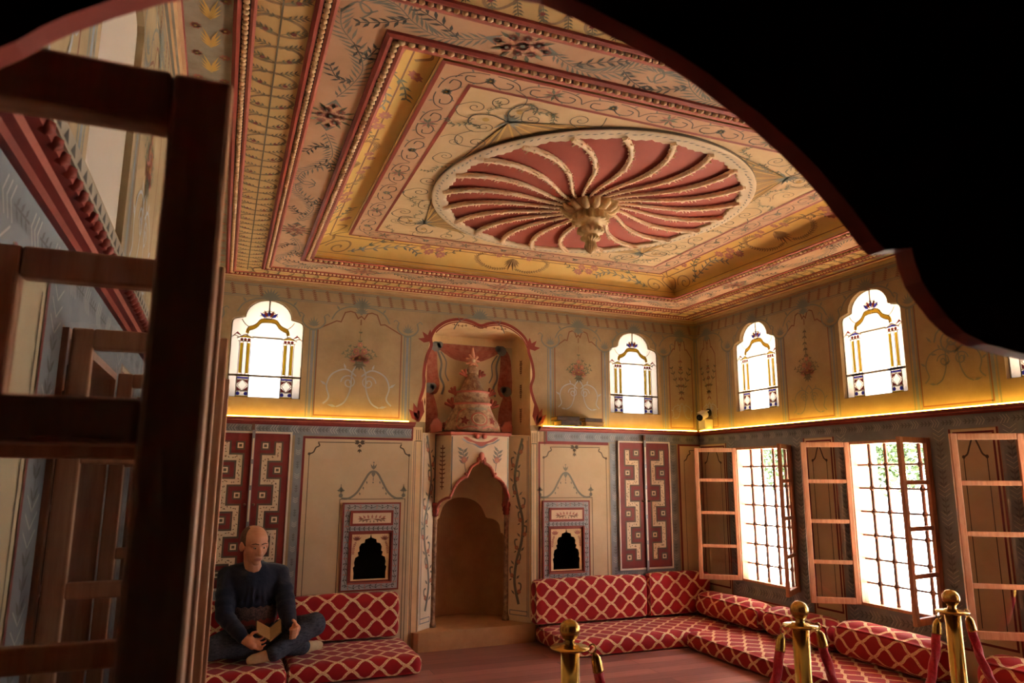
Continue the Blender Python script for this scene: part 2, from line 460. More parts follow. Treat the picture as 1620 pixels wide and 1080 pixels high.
def rect(a0, b0, a1, b1): return [(a0, b0), (a1, b0), (a1, b1), (a0, b1)]
def reveal(mb, loop, f, t, mat):
    k = len(loop); _, n = f(0, 0)
    for i in range(k):
        p, q = f(*loop[i])[0], f(*loop[(i+1) % k])[0]
        mb.face([p, q, q-n*t, p-n*t], mat)

# floor -------------------------------------------------------------
mb = MB(); mb.box(XL-.3, YF-.1, -.12, XR+.3, 7.6, 0, 'planks'); build('floor', mb, kind='structure', label='reddish brown plank floor of the painted room', category='floor')

# painted panel outline with lobed head ------------------------------
def upper_panel(p, c, hw, kind, z0=2.08):
    def sx(x): return c+x*hw/.39
    L = [(-.39, z0), (-.39, 2.87), (-.225, 2.958), (-.185, 2.952), (-.15, 3.045), (-.10, 3.06), (-.06, 3.05), (-.03, 2.995), (0, 3.02)]
    P = [(sx(a), b) for a, b in L]+[(sx(-a), b) for a, b in L[-2::-1]]
    p.line(P, .011, 'line_brown', closed=True)
    q = p.up()
    q.at(c, 3.045).shell(.075, 'line_grey'); q.at(c, 2.99, 0, .7).hangleaf(.08, 'line_brown')
    q.line([(c, 2.9), (c, 2.83)], .004, 'line_brown')
    if kind == 'vase':
        q.at(c, 2.57).vase(1.15*min(1, hw/.3)); q.at(c, 2.45).scroll(min(1, hw/.36)*1.2)
    elif kind == 'spray':
        for an in (-.45, 0, .45):
            pts = spline([(c, 2.44), (c-sin(an)*.16, 2.6), (c-sin(an)*.28, 2.62+cos(an)*.14)], 5)
            q.frond(pts, .05, .018, 'leaf_dark', .005, 2)
        q.frond(spline([(c, 2.86), (c, 2.6), (c, 2.4)], 6), .06, .02, 'line_brown', .006, 2)
        q.at(c, 2.3).scroll(.5)
    elif kind == 'tall':
        q.frond(spline([(c, 2.9), (c+.01, 2.75), (c, 2.6)], 6), .05, .018, 'leaf_dark', .006, 2)
        q.at(c, 2.46).vase(1.0, 'leaf_dark'); q.at(c, 2.3).scroll(.75, 'line_grey')
    elif kind == 'scroll':
        q.at(c, 2.55).spiral(.13, 2.2, .014, 'line_grey'); q.at(c, 2.45).scroll(.9, 'line_grey')
        for i in range(8): q.leaf(c+.15*cos(i*.8), 2.55+.15*sin(i*.8), i*.8+.9, .07, .02, 'line_grey')
def painted_column(p, c, z0=2.06, z1=2.87):
    for d, w, m in ((-.03, .012, 'line_grey'), (0, .024, 'blue_grey'), (.03, .012, 'line_grey')): p.line([(c+d, z0), (c+d, z1)], w, m)
    p.up().at(c, z1).capital('line_grey')
def frieze(p, a0, a1, shells):
    for z, w in ((3.128, .008), (3.114, .005), (3.222, .008), (3.236, .006)): p.line([(a0, z), (a1, z)], w, 'line_grey')
    p.rect(a0, 3.24, a1, 3.262, 'mould_wood')
    a = a0+.06
    while a < a1-.03:
        if all(abs(a-s) > .07 for s in shells): p.up().at(a, 3.23, .25).hangleaf(.105, 'line_brown')
        a += .118
    for s in shells:
        p.up(2).at(s, 3.11).shell(.1, 'line_grey')
        for sd in (-1, 1):
            p.up().line(spline([(s, 3.1), (s+sd*.12, 3.1), (s+sd*.22, 3.05), (s+sd*.27, 2.97)], 5), .012, 'line_grey')
            p.up().leaf(s+sd*.2, 3.06, PI/2-sd*.6, .06, .02, 'line_grey')

# ---- back wall -----------------------------------------------------
ALC = [(1.752, .0), (2.872, .0), (2.872, 1.97), (2.862, 2.03), (2.862, 2.72), (2.845, 2.82), (2.79, 2.92), (2.7, 2.975), (2.6, 3.0), (2.46, 2.995), (2.32, 2.965), (2.18, 2.995), (2.04, 3.0), (1.93, 2.97), (1.84, 2.9), (1.795, 2.80), (1.778, 2.7), (1.778, 2.03), (1.752, 1.97)]
NICHES = [(1.303, 0), (3.253, .003)]                       # centre x, dz
mb = MB()
nh = [rect(c-.168, .63, c+.168, 1.045) for c, _ in NICHES]
sh = [stained_shape(c) for c in SB]
mb.sheet(rect(XL, 0, XR, ZC+.02), [ALC]+nh+sh, lambda a, b: (a, YB, b), 'plaster')
for h in sh: reveal(mb, h, fB, TH, 'plaster')
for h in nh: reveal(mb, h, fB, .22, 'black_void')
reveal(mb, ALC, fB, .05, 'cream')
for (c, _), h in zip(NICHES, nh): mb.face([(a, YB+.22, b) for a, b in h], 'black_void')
p = Brush(mb, fB)
# upper storey
upper_panel(p, 1.13, .39, 'vase'); upper_panel(p, 3.415, .275, 'vase'); upper_panel(p, 4.69, .15, 'spray')
for c in (-.17, .70, 1.58, 3.09, 3.73, 4.47): painted_column(p, c)
p.line([(4.885, 2.06), (4.885, 3.1)], .02, 'line_grey')
frieze(p, XL, XR, (.31, 1.13, 2.31, 3.415, 4.10, 4.69))
# moulding painted round the fireplace recess
outer = [(1.70, 2.05), (1.715, 2.24), (1.75, 2.38), (1.75, 2.53), (1.775, 2.68), (1.815, 2.79), (1.81, 2.87), (1.86, 2.965), (1.97, 3.045), (2.11, 3.077), (2.23, 3.06), (2.32, 3.03), (2.41, 3.06), (2.53, 3.077), (2.66, 3.045), (2.78, 2.965), (2.84, 2.87), (2.845, 2.80), (2.885, 2.68), (2.9, 2.55), (2.87, 2.44), (2.895, 2.33), (2.945, 2.2), (2.965, 2.06)]
o2 = spline(outer, 5)
inn = [(1.778, 2.05), (1.778, 2.7), (1.795, 2.80), (1.84, 2.9), (1.93, 2.97), (2.04, 3.0), (2.18, 2.995), (2.32, 2.965), (2.46, 2.995), (2.6, 3.0), (2.7, 2.975), (2.79, 2.92), (2.845, 2.82), (2.862, 2.72), (2.862, 2.05)]
p.poly(outer+inn[::-1], 'cream')
p.up().line(o2, .03, 'red_trim')
p.up().line([(2.31+(a-2.31)*.972, 2.05+(b-2.05)*.975) for a, b in o2[34:-34]], .012, 'red_trim')
for x, sd in ((1.80, -1), (2.855, 1)):
    for an in (PI/2, PI/2-sd*.7, PI/2-sd*1.4): p.up(2).leaf(x, 2.83, an, .12, .05, 'red_trim')
for x, sd in ((1.72, -1), (2.93, 1)):
    for i, an in enumerate((PI/2+sd*.1, PI/2-sd*.35, PI/2-sd*.75)): p.up(2).leaf(x+sd*.0, 2.05, an, .22-.03*i, .07, 'red_trim')
for z in (2.2, 2.4, 2.6): p.up().leaf(1.765, z, PI/2, .09, .016, 'line_brown')
for x in (2.1, 2.31, 2.52): p.up().frond([(x-.08+.02*i, 3.015+.004*sin(i)) for i in range(9)], .02, .01, 'line_brown', .004)
# lower storey --------------------------------------------------------
def lower_panel(p, x0, x1, xm, flip):
    """big beige field with corner curls, swag and flower drop"""
    z0, z1 = .6195, 1.05
    for r in ((x0, .02, x1, z0), (x0, z1, x1, 1.88), (x0, z0, xm-.18, z1), (xm+.18, z0, x1, z1)): p.rect(*r, 'plaster_low')
    q = p.up()
    q.line([(x0, .02), (x0, 1.88), (x1, 1.88)], .02, 'red_deep')
    for a, sd in ((x0+.05, 1), (x1-.03, -1)):
        q.line([(a, .03), (a, 1.73)], .006, 'line_dark'); q.disc(a, 1.735, .013, 'line_dark')
        q.line(spline([(a, 1.735), (a+sd*.035, 1.75), (a+sd*.055, 1.79), (a+sd*.085, 1.808), (a+sd*.075, 1.835)], 5), .012, 'line_dark')
    q.line([(x0+.12, 1.84), (x1-.1, 1.845)], .007, 'line_dark')
    c = (x0+x1)/2
    for sd in (-1, 1): q.leaf(c, 1.845, (0 if sd > 0 else PI)+.3*sd, .05, .03, 'line_dark'); q.leaf(c, 1.845, (0 if sd > 0 else PI)-.3*sd, .05, .03, 'line_dark')
    for z, w in ((1.83, .05), (1.785, .036)): q.leaf(c, z, -PI/2, .04, w*.5, 'line_dark'); q.leaf(c, z, -PI/2-.6, .035, .015, 'line_dark'); q.leaf(c, z, -PI/2+.6, .035, .015, 'line_dark')
    # swag above the niche
    m = 'line_grey'
    sw = [(-.28, 1.345), (-.21, 1.347), (-.14, 1.40), (-.08, 1.50), (-.04, 1.565), (0, 1.585), (.04, 1.565), (.08, 1.50), (.14, 1.40), (.21, 1.347), (.28, 1.345)]
    q.line([(xm+a, b) for a, b in spline(sw, 5)], .019, m)
    for a, b in ((-.12, 1.40), (-.09, 1.45), (.12, 1.40), (.09, 1.45), (-.06, 1.5), (.06, 1.5)): q.leaf(xm+a, b, -PI/2+.2, .03, .016, m)
    for a in (-.285, .285):
        q.disc(xm+a, 1.37, .018, m); q.line([(xm+a, 1.37), (xm+a, 1.47)], .006, m); q.leaf(xm+a, 1.40, PI/2, .05, .04, m); q.leaf(xm+a, 1.415, 0, .035, .022, m); q.leaf(xm+a, 1.415, PI, .035, .022, m)
    for an in (-.5, 0, .5): q.leaf(xm, 1.6, PI/2-an, .06, .018, m)
    q.disc(xm, 1.665, .008, m, 6); q.leaf(xm, 1.59, -PI/2, .06, .04, m); q.line([(xm, 1.53), (xm, 1.50)], .007, m); q.disc(xm, 1.485, .008, m, 6)
    q.line([(xm-.29, .05), (xm-.29, 1.338), (xm+.3, 1.338), (xm+.3, .05)], .006, 'line_dark')
lower_panel(p, .675, 1.66, 1.303, 0); lower_panel(p, 2.96, 3.752, 3.253, 1)
p.up().line([(2.94, .02), (2.94, 1.995), (3.022, 1.998), (3.022, 1.86)], .006, 'line_dark')
p.rect(1.66, .02, 1.752, 2.0, 'cream'); p.rect(2.872, .02, 2.96, 2.0, 'cream')
for a in (1.675, 1.69, 1.745, 2.88, 2.90, 2.93): p.up().line([(a, .03), (a, 1.87)], .006, 'line_grey')
for c in (1.715, 2.905):
    p.up().line([(c-.03, 1.87), (c+.03, 1.87)], .008, 'line_dark')
    for d in (-.02, 0, .02): p.up().line([(c+d, 1.88), (c+d, 1.975)], .006, 'line_dark')
def grey_band(p, a0, b0, a1, b1, vert, edge=None):
    p.rect(a0, b0, a1, b1, 'blue_grey')
    q = p.up()
    if vert: q.leafband(b0, b1, (a0+a1)/2, (a1-a0), .1, True)
    else: q.leafband(a0, a1, (b0+b1)/2, (b1-b0), .085)
    if edge: q.up().frame(a0, b0, a1, b1, .014, edge)
grey_band(p, XL, 1.895, 1.648, 2.0, False); p.up(2).line([(XL, 1.99), (1.655, 1.99), (1.655, 1.885)], .016, 'red_deep')
grey_band(p, 3.045, 1.9, XR, 2.0, False); p.up(2).line([(3.04, 1.89), (3.04, 2.0)], .016, 'red_deep')
p.up(2).line([(3.04, 1.893), (3.75, 1.893)], .014, 'red_deep')
for a0, a1 in ((.595, .665), (-.16, -.09), (3.768, 3.862), (4.495, 4.60)): grey_band(p, a0, .45, a1, 1.895, True)
grey_band(p, -.09, .50, .595, .60, False); grey_band(p, 3.862, .50, 4.495, .61, False)
p.line([(4.625, .4), (4.625, 1.893), (XR, 1.893)], .02, 'red_deep')
p.rect(4.64, .1, XR, 1.88, 'plaster_low'); p.up().line(spline([(4.69, 1.72), (4.72, 1.74), (4.74, 1.78), (4.77, 1.80), (4.76, 1.83)], 5), .012, 'line_dark'); p.up().line([(4.76, 1.835), (XR, 1.837)], .007, 'line_dark'); p.up().line([(4.69, .1), (4.69, 1.72)], .006, 'line_dark')
p.rect(XL, .02, .595, .50, 'plaster_low')
build('wall_back', mb, kind='structure', label='far wall painted with bouquets, scrolls and grey leaf bands', category='wall')

# ---- right and left walls -------------------------------------------
def side_wall(name, f, wins, uppers, y0, label, panels):
    mb = MB(); X = f(0, 0)[0].x
    ush = [stained_shape(c) for c in uppers]; wsh = [rect(a, SILL, b, HEAD) for a, b in wins]
    mb.sheet(rect(y0, 0, YB, ZC+.02), ush+wsh, lambda a, b: (X, a, b), 'plaster')
    for h in ush:
        reveal(mb, h, f, TH if X > 0 else .02, 'plaster')
        if X < 0:
            for q in tessellate_polygon([[V((a, b, 0)) for a, b in h]]): mb.face([(X-.02, *h[i]) for i in q], 'white_paint_glint')
    for h in wsh: reveal(mb, h, f, TH, 'cream')
    p = Brush(mb, f)
    for c, hw, k in panels: upper_panel(p, c, hw, k)
    cols = sorted(set(round(c+d, 2) for c in uppers for d in (-.39, .39)))
    for c in cols: painted_column(p, c)
    p.line([(YB-.02, 2.06), (YB-.02, 3.1)], .02, 'line_grey')
    frieze(p, y0, YB, tuple(c for c, _, _ in panels)+tuple(uppers))
    grey_band(p, y0, 1.9, YB, 2.0, False)
    p.rect(y0, .0, YB, SILL-.16, 'plaster_low')
    ed = []
    for a, b in wins:
        for r, v in ((rect(a-.155, SILL-.15, a-.005, 1.9), True), (rect(b+.005, SILL-.15, b+.155, 1.9), True)):
            grey_band(p, r[0][0], r[0][1], r[2][0], r[2][1], v)
        grey_band(p, a-.005, SILL-.15, b+.005, SILL-.005, False); p.rect(a-.005, HEAD+.005, b+.005, 1.9, 'blue_grey')
        p.up(2).line([(a-.165, 1.9), (a-.165, SILL-.16), (b+.165, SILL-.16), (b+.165, 1.9)], .014, 'red_deep')
        ed.append((a-.165, b+.165))
    ed.sort(); gaps = []; cur = y0
    for a, b in ed+[(YB, YB)]:
        if a-cur > .1: gaps.append((cur, a))
        cur = b
    for a, b in gaps:
        p.rect(a+.01, SILL-.16, b-.01, 1.895, 'plaster_low'); q = p.up()
        if b-a > .25:
            q.frame(a+.03, SILL-.1, b-.03, 1.87, .016, 'red_deep')
            for s0, sd in ((a+.09, 1), (b-.09, -1)):
                q.line([(s0, SILL), (s0, 1.70)], .007, 'line_dark'); q.disc(s0, 1.70, .013, 'line_dark')
                q.line(spline([(s0, 1.70), (s0+sd*.03, 1.72), (s0+sd*.05, 1.77), (s0+sd*.07, 1.82)], 5), .013, 'line_dark')
        else:
            for s0 in (a+.04, b-.04): q.line([(s0, SILL-.1), (s0, 1.87)], .006, 'line_dark')
    return build(name, mb, kind='structure', label=label, category='wall')
side_wall('wall_right', fR, WR, SR, YW, 'window wall on the right with grey painted leaf bands round the casements', ((6.42, .13, 'spray'), (4.98, .27, 'tall'), (3.58, .27, 'scroll'), (2.2, .27, 'vase')))
side_wall('wall_left', fL, WL, SL, YW, 'window wall close on the left, seen through the open casements', ((2.74, .3, 'vase'), (1.2, .3, 'vase'), (4.25, .3, 'vase'), (5.8, .4, 'vase')))
mb = MB(); bx = 1.7  # unseen booth added to keep light off the near arch and casement
for a, b in (((XL, YW), (XL, YF)), ((XL, YF), (bx, YF)), ((bx, YF), (bx, .4295))): mb.face([(*a, .001), (*b, .001), (*b, 2.5), (*a, 2.5)], 'booth')
mb.face([(XL, YF, 2.5), (bx, YF, 2.5), (bx, .4295, 2.5), (XL, .4295, 2.5)], 'booth')
build('shade_booth', mb, kind='structure', label='unseen dark booth round the viewer, added to keep light out', category='wall')

# ---- scalloped arch screen close to the viewer -----------------------
half = [(.0, 1.906), (.033, 1.901), (.07, 1.892), (.11, 1.882), (.143, 1.869), (.169, 1.856), (.192, 1.845), (.227, 1.824), (.252, 1.806), (.274, 1.787), (.295, 1.767), (.309, 1.752), (.32, 1.744), (.352, 1.750), (.355, 1.736), (.361, 1.720), (.371, 1.708), (.388, 1.691), (.408, 1.678), (.434, 1.670), (.476, 1.665), (.515, 1.662), (.53, 1.60), (.56, 1.56), (.62, 1.54), (.66, 1.50), (.66, 0)]
cx = .201
left = [(-.66+.14, 0), (-.52, 1.62), (-.5, 1.665), (-.45, 1.668)]+[(-a, b) for a, b in half[:20]][::-1][1:]
# left side measured separately
left = [(-.50, 0), (-.50, 1.62), (-.45, 1.655), (-.40, 1.69), (-.37, 1.735), (-.332, 1.774), (-.322, 1.782), (-.311, 1.794), (-.301, 1.803), (-.28, 1.819), (-.268, 1.827), (-.253, 1.837), (-.21, 1.856), (-.16, 1.874), (-.10, 1.89), (-.05, 1.90)]
loop = [(cx+a, b) for a, b in left+half]
mb = MB(); Y0, Y1 = .430, .448
outer = [(XL, 0), (loop[0][0], 0)]+loop[1:]+[(XR, 0), (XR, ZC), (XL, ZC)]
t = tessellate_polygon([[V((a, b, 0)) for a, b in outer]])
for y, m in ((Y0, 'arch_board'), (Y1, 'arch_board')):
    for q in t: mb.face([(outer[i][0], y, outer[i][1]) for i in q], m)
for (a, b), (c, d) in zip(loop, loop[1:]): mb.face([(a, Y0, b), (c, Y0, d), (c, Y1, d), (a, Y1, b)], 'arch_edge')
build('partition_arch', mb, kind='structure', label='dark scalloped arch board with red edge framing the view', category='arch')

# ---- ceiling ---------------------------------------------------------
ZT = 3.485
RA, RB, RC = (-.05, 2.05, 4.72, 6.52), (.235, 2.335, 4.46, 6.27), (.525, 2.61, 4.13, 5.88)
RD, RE = (.825, 2.92, 3.73, 5.54), (1.0, 3.07, 3.55, 5.37)
mb = MB()
rc = rect(*RC)
mb.sheet(rect(XL, YF, XR, YB), [rc], lambda a, b: (a, b, ZC), 'grey_ground')
fC = plane((0, 0, ZC), (1, 0, 0), (0, 1, 0), (0, 0, -1)); p = Brush(mb, fC)
def ring(p, R0, R1, m):
    for a in (rect(R0[0], R0[1], R0[2], R1[1]), rect(R0[0], R1[3], R0[2], R0[3]), rect(R0[0], R1[1], R1[0], R1[3]), rect(R1[2], R1[1], R0[2], R1[3])): p.poly(a, m)
ring(p, RA, RB, 'vine_ground'); ring(p, RB, RC, 'pinkish')
def sides(R0, R1):
    """centre lines of a rectangular band: (origin, angle, length, width)"""
    x0, y0, x1, y1 = [(a+b)/2 for a, b in zip(R0, R1)]
    return [((x0, y0), 0, x1-x0), ((x1, y0), PI/2, y1-y0), ((x1, y1), PI, x1-x0), ((x0, y1), -PI/2, y1-y0)]
for (o, an, L) in sides(RA, RB):
    q = p.up().at(o[0], o[1], an); n = int(L/.205); per = L/n
    m = int(L/.205)
    for i in range(m): q.at(L*(i+.5)/m, 0, .22 if i % 2 else -.22).line([(.062*cos(2*PI*j/24), .104*sin(2*PI*j/24)) for j in range(24)], .014, 'loop_line', closed=True)
    q.up().line([(0, 0), (L, 0)], .007, 'leaf_dark')
    for i in range(n*2):
        x = per*(i+.5)/2
        for sd in (-1, 1):
            pts = [(x+k*.009, sd*(.008+k*.019)) for k in range(6)]
            q.up().frond(pts, .034, .009, 'leaf_dark' if i % 2 else 'leaf_green', .004, 1)
            if i % 2 == 0: q.up(2).disc(x+.02, sd*.055, .012, 'berry', 6)
for (o, an, L) in sides(RB, RC):
    q = p.up().at(o[0], o[1], an)
    n = max(2, round(L/1.5)); per = L/n
    for k in range(n):
        for mir in (False, True):
            g = q.at(per*(k+.5), 0, 0, 1, mir)
            base = [(.16, 0), (.28, .05), (.4, .07), (.52, .02), (.62, -.06), (.72, -.08)]
            g.frond(spline([(a*per/1.5, b) for a, b in base], 8), .095, .012, 'line_grey', .005, 2)
            g.frond(spline([(.3*per/1.5, .05), (.36, -.02), (.46, -.07)], 6), .06, .015, 'ink', .005, 2)
            g.frond(spline([(.55*per/1.5, .0), (.56, .06), (.66, .1)], 6), .06, .015, 'ink', .005, 2)
            g.line(spline([(.7*per/1.5, -.08), (.77*per/1.5, -.03), (.74*per/1.5, .03), (.69*per/1.5, .0)], 6), .008, 'line_grey')
            g.poly([(.1, -.04), (.17, 0), (.1, .04), (.12, 0)], 'line_grey')
        g = q.up().at(per*(k+.5), 0)
        for a, b, r in ((0, 0, .045), (-.06, .03, .034), (.06, -.03, .034), (.055, .04, .028), (-.055, -.04, .028), (.0, .055, .026), (0, -.055, .026), (.11, 0, .024), (-.11, 0, .024)): g.flower(a, b, r, 'rose', 6, 'line_grey')
        for i in range(12): g.leaf(.07*cos(i*.52), .06*sin(i*.52), i*.52, .07, .02, 'leaf_green')
# grey outer band with gilt sprays and roses
for (o, an, L) in [((-.165, YF), PI/2, YB-YF), ((4.80, YF), PI/2, YB-YF)]:
    q = p.up().at(o[0], o[1], an); n = int(L/.2)
    for i in range(n):
        x = L*(i+.5)/n
        for sd in (-1, 1):
            for k in range(4): q.leaf(x+.04+.008*k, sd*.006, PI+sd*(.3+.13*k), .125-.018*k, .011, 'gilt')
            q.flower(x-.08, sd*.055, .025, 'rose', 6); q.leaf(x-.08, sd*.03, sd*1.2, .04, .012, 'leaf_dark')
p.up(2).line([(-.27, YF), (-.27, YB)], .018, 'red_trim')
# recess: cove and inner field
rd = rect(*RD)
def cove_pt(s, t, k):
    a, b = rc[k], rc[(k+1) % 4]; c, d = rd[k], rd[(k+1) % 4]
    w = 1-cos(t*PI/2); lo = V((a[0]+(b[0]-a[0])*s, a[1]+(b[1]-a[1])*s, 0)); hi = V((c[0]+(d[0]-c[0])*s, c[1]+(d[1]-c[1])*s, 0))
    q = lo.lerp(hi, w); q.z = ZC+.03+(ZT-ZC-.03)*sin(t*PI/2); return q
for k in range(4):
    mb.grid([[cove_pt(s/12, t/10, k) for s in range(13)] for t in range(11)], 'yellow_cove')
    a, b = rc[k], rc[(k+1) % 4]
    mb.face([(a[0], a[1], ZC), (b[0], b[1], ZC), (b[0], b[1], ZC+.018), (a[0], a[1], ZC+.018)], 'line_dark')
    mb.tube([(a[0], a[1], ZC+.024), (b[0], b[1], ZC+.024)], .007, 'cream', 6)
    c, d = rd[k], rd[(k+1) % 4]
    for z0, z1, m in ((ZI, ZI+.02, 'fan_brown'), (ZI+.02, ZT, 'mould_wood')): mb.face([(*c, z0), (*d, z0), (*d, z1), (*c, z1)], m)
    o1, o2 = [V((*q, 0))+((V((*q, 0))-V((2.275, 4.23, 0))).normalized())*.012 for q in (c, d)]
    mb.tube([o1+V((0, 0, ZI+.018)), o2+V((0, 0, ZI+.018))], .008, 'cream', 6); mb.tube([o1+V((0, 0, ZI+.03)), o2+V((0, 0, ZI+.03))], .006, 'line_dark', 6)
    def fc(u, v, k=k):
        L = (V(rd[(k+1) % 4])-V(rd[k])).length; s = .5+u/L; t = min(1, max(0, v/.36)); P0 = cove_pt(s, t, k)
        ctr = V(((rc[0][0]+rc[2][0])/2, (rc[0][1]+rc[2][1])/2, 2.6)); return P0, (ctr-P0).normalized()
    q = Brush(mb, fc); L = (V(rd[(k+1) % 4])-V(rd[k])).length
    q.line([(-L/2+L*i/20, .06) for i in range(21)], .008, 'line_brown'); q.line([(-L/2+L*i/20, .25) for i in range(21)], .008, 'line_brown')
    q.line([(-L/2+L*i/20, .02) for i in range(21)], .018, 'cream')
    for mir in (False, True):
        g = q.at(0, 0, 0, 1, mir)
        g.line(spline([(L/2-.02, .1), (L/2-.07, .2), (L/2-.02, .27), (L/2-.1, .33), (L/2-.2, .27)], 8), .013, 'fan_brown')
        g.at(L/2-.17, .13).spiral(.09, 1.5, .011, 'fan_brown')
        g.frond(spline([(L/2-.25, .1), (L/2-.42, .17), (L/2-.6, .22), (L/2-.72, .16)], 6), .06, .016, 'line_grey', .008, 2)
        g.frond(spline([(L/2-.3, .12), (L/2-.4, .26), (L/2-.52, .31)], 6), .05, .018, 'leaf_green', .008, 2)
        for a, b in ((L/2-.78, .2), (L/2-.72, .25), (L/2-.84, .24), (L/2-.88, .18), (L/2-.3, .3)): g.up().flower(a, b, .04, 'rose', 6)
        g.frond(spline([(L/2-.74, .2), (L/2-.9, .2), (L/2-1.0, .26)], 5), .04, .014, 'leaf_dark', .004, 2)
        if L/2 > 1.2 or True:
            g.frond(spline([(.03, .12), (.13, .1), (.24, .14), (.3, .22), (.24, .28), (.16, .27)], 6), .032, .010, 'fan_brown', .006, 1)
            for i in range(4): g.leaf(0, .24, -PI/2-.15-.22*i, .15-.02*i, .022, 'fan_brown')
            g.up().flower(.13, .26, .03, 'rose', 6); g.up().flower(.07, .28, .026, 'rose', 6)
mb.face([(a, b, ZI) for a, b in rd], 'cream')
fI = plane((0, 0, ZI), (1, 0, 0), (0, 1, 0), (0, 0, -1)); p = Brush(mb, fI)
ring(p, RD, RE, 'pinkish')
p.up(2).frame(*RD, .022, 'red_trim'); p.up(2).frame(*RE, .02, 'red_trim')
for (o, an, L) in sides(RD, RE):
    q = p.up().at(o[0], o[1], an); n = int(L/.34); per = L/n
    for k in range(n):
        g = q.at(per*(k+.5), 0)
        for mir in (False, True):
            h = g.at(0, 0, 0, 1, mir)
            h.line(spline([(0, 0), (.05, .045), (.11, .04), (.12, 0), (.08, -.01)], 5), .007, 'ink'); h.line(spline([(.02, -.05), (.08, -.045), (.14, -.02), (.17, .03)], 5), .006, 'ink')
            h.leaf(.06, .04, 1, .03, .012, 'line_grey'); h.leaf(.1, -.04, -1, .03, .012, 'line_grey')
        if k % 2:
            for i in range(9): g.leaf(0, 0, i*.7, .06, .018, 'rose' if i % 2 else 'leaf_green')
        else: g.flower(0, 0, .03, 'line_grey', 6)
MC = (2.27, 4.2); MR = 1.09
def clear_of_disc(a, b): return math.hypot(a-MC[0], b-MC[1]) > MR+.04
for sx in (-1, 1):
    for sy in (-1, 1):
        ap = (MC[0]+sx*.96, MC[1]+sy*.86); base = math.atan2(-sy*.86, -sx*.96)
        th0 = math.atan2(sy*.86, sx*.96); arc = [(MC[0]+1.1*cos(th0+(i-8)*.055), MC[1]+1.1*sin(th0+(i-8)*.055)) for i in range(17)]
        p.up().poly([ap]+arc, 'fan_brown')
        for i in range(1, 16, 2): p.up(2).line([ap, arc[i]], .012, 'ochre')
        for i in range(0, 17, 4): p.up(2).line([ap, arc[i]], .007, 'line_dark')
        p.up(2).line([(a+.008*(i % 2), b+.008*(i % 2)) for i, (a, b) in enumerate(arc)], .012, 'pale')
        g = p.up(3).at(ap[0], ap[1], math.atan2(sy, sx))
        g.shell(.09, 'line_grey')
        for mir in (1, -1):
            g.leaf(0, 0, mir*1.9, .12, .02, 'line_grey'); g.line(spline([(0, 0), (.1, mir*.05), (.14, mir*.14), (.08, mir*.2), (.02, mir*.16)], 6), .009, 'ink'); g.disc(.07, mir*.1, .02, 'ochre', 8)
# free scrolls over the cream field
for i in range(84):
    t = i/84*4; k = int(t); u = (t-k)
    c0, c1 = rect(*RE)[k], rect(*RE)[(k+1) % 4]
    a, b = c0[0]+(c1[0]-c0[0])*u, c0[1]+(c1[1]-c0[1])*u
    d = math.hypot(a-MC[0], b-MC[1]); s = .12 if i % 2 else .26; a += (MC[0]-a)/d*s; b += (MC[1]-b)/d*s
    if clear_of_disc(a, b):
        g = p.up(4).at(a, b, random.uniform(0, 6.28), random.uniform(.7, 1.15), i % 2 == 0)
        if i % 3 == 0: g.frond(spline([(-.1, 0), (-.02, .03), (.06, -.02), (.12, .03)], 6), .035, .011, 'leaf_green', .005, 2)
        else: g.spiral(.06, 1.4, .0055, 'line_dark'); g.line(spline([(.06, 0), (.05, -.09), (-.04, -.12), (-.12, -.06)], 6), .0055, 'line_dark'); g.leaf(.03, -.11, 1, .04, .012, 'line_grey')
build('ceiling', mb, kind='structure', label='painted coved ceiling with vine borders and cream inner field', category='ceiling')

# beaded mouldings, one trim per rectangle
def bead_trim(name, R, z, label, sc=1, pitch=.034):
    mb = MB(); x0, y0, x1, y1 = R
    cor = [(x0, y0), (x1, y0), (x1, y1), (x0, y1)]
    def off(d): return [(x0+d, y0+d), (x1-d, y0+d), (x1-d, y1-d), (x0+d, y1-d)]
    def strip(d0, d1, h, m):
        A, B = off(d0), off(d1); Mid = off((d0+d1)/2)
        for k in range(4):
            j = (k+1) % 4
            mb.grid([[(*A[k], z), (*A[j], z)], [(*A[k], z-h*.7), (*A[j], z-h*.7)], [(*Mid[k], z-h), (*Mid[j], z-h)], [(*B[k], z-h*.7), (*B[j], z-h*.7)], [(*B[k], z), (*B[j], z)]], m, False)
    strip(-.032*sc, -.004, .02, 'red_trim'); strip(-.004, .03*sc, .006, 'bead_dark'); strip(.03*sc, .052*sc, .012, 'pink_trim')
    P = off(.013*sc)
    for k in range(4):
        a, b = V((*P[k], z-.01)), V((*P[(k+1) % 4], z-.01)); L = (b-a).length; n = int(L/pitch)
        for i in range(n):
            c = a.lerp(b, (i+.5)/n); mb.ball(c, pitch*.42, 'bead', 6, (1, 1, .8))
    return build(name, mb, kind='structure', label=label, category='moulding')
bead_trim('trim_1', RA, ZC, 'outermost beaded red moulding of the ceiling')
bead_trim('trim_2', RB, ZC, 'middle beaded red moulding of the ceiling')
bead_trim('trim_3', RC, ZC, 'innermost beaded red moulding round the yellow cove', 1.15, .042)

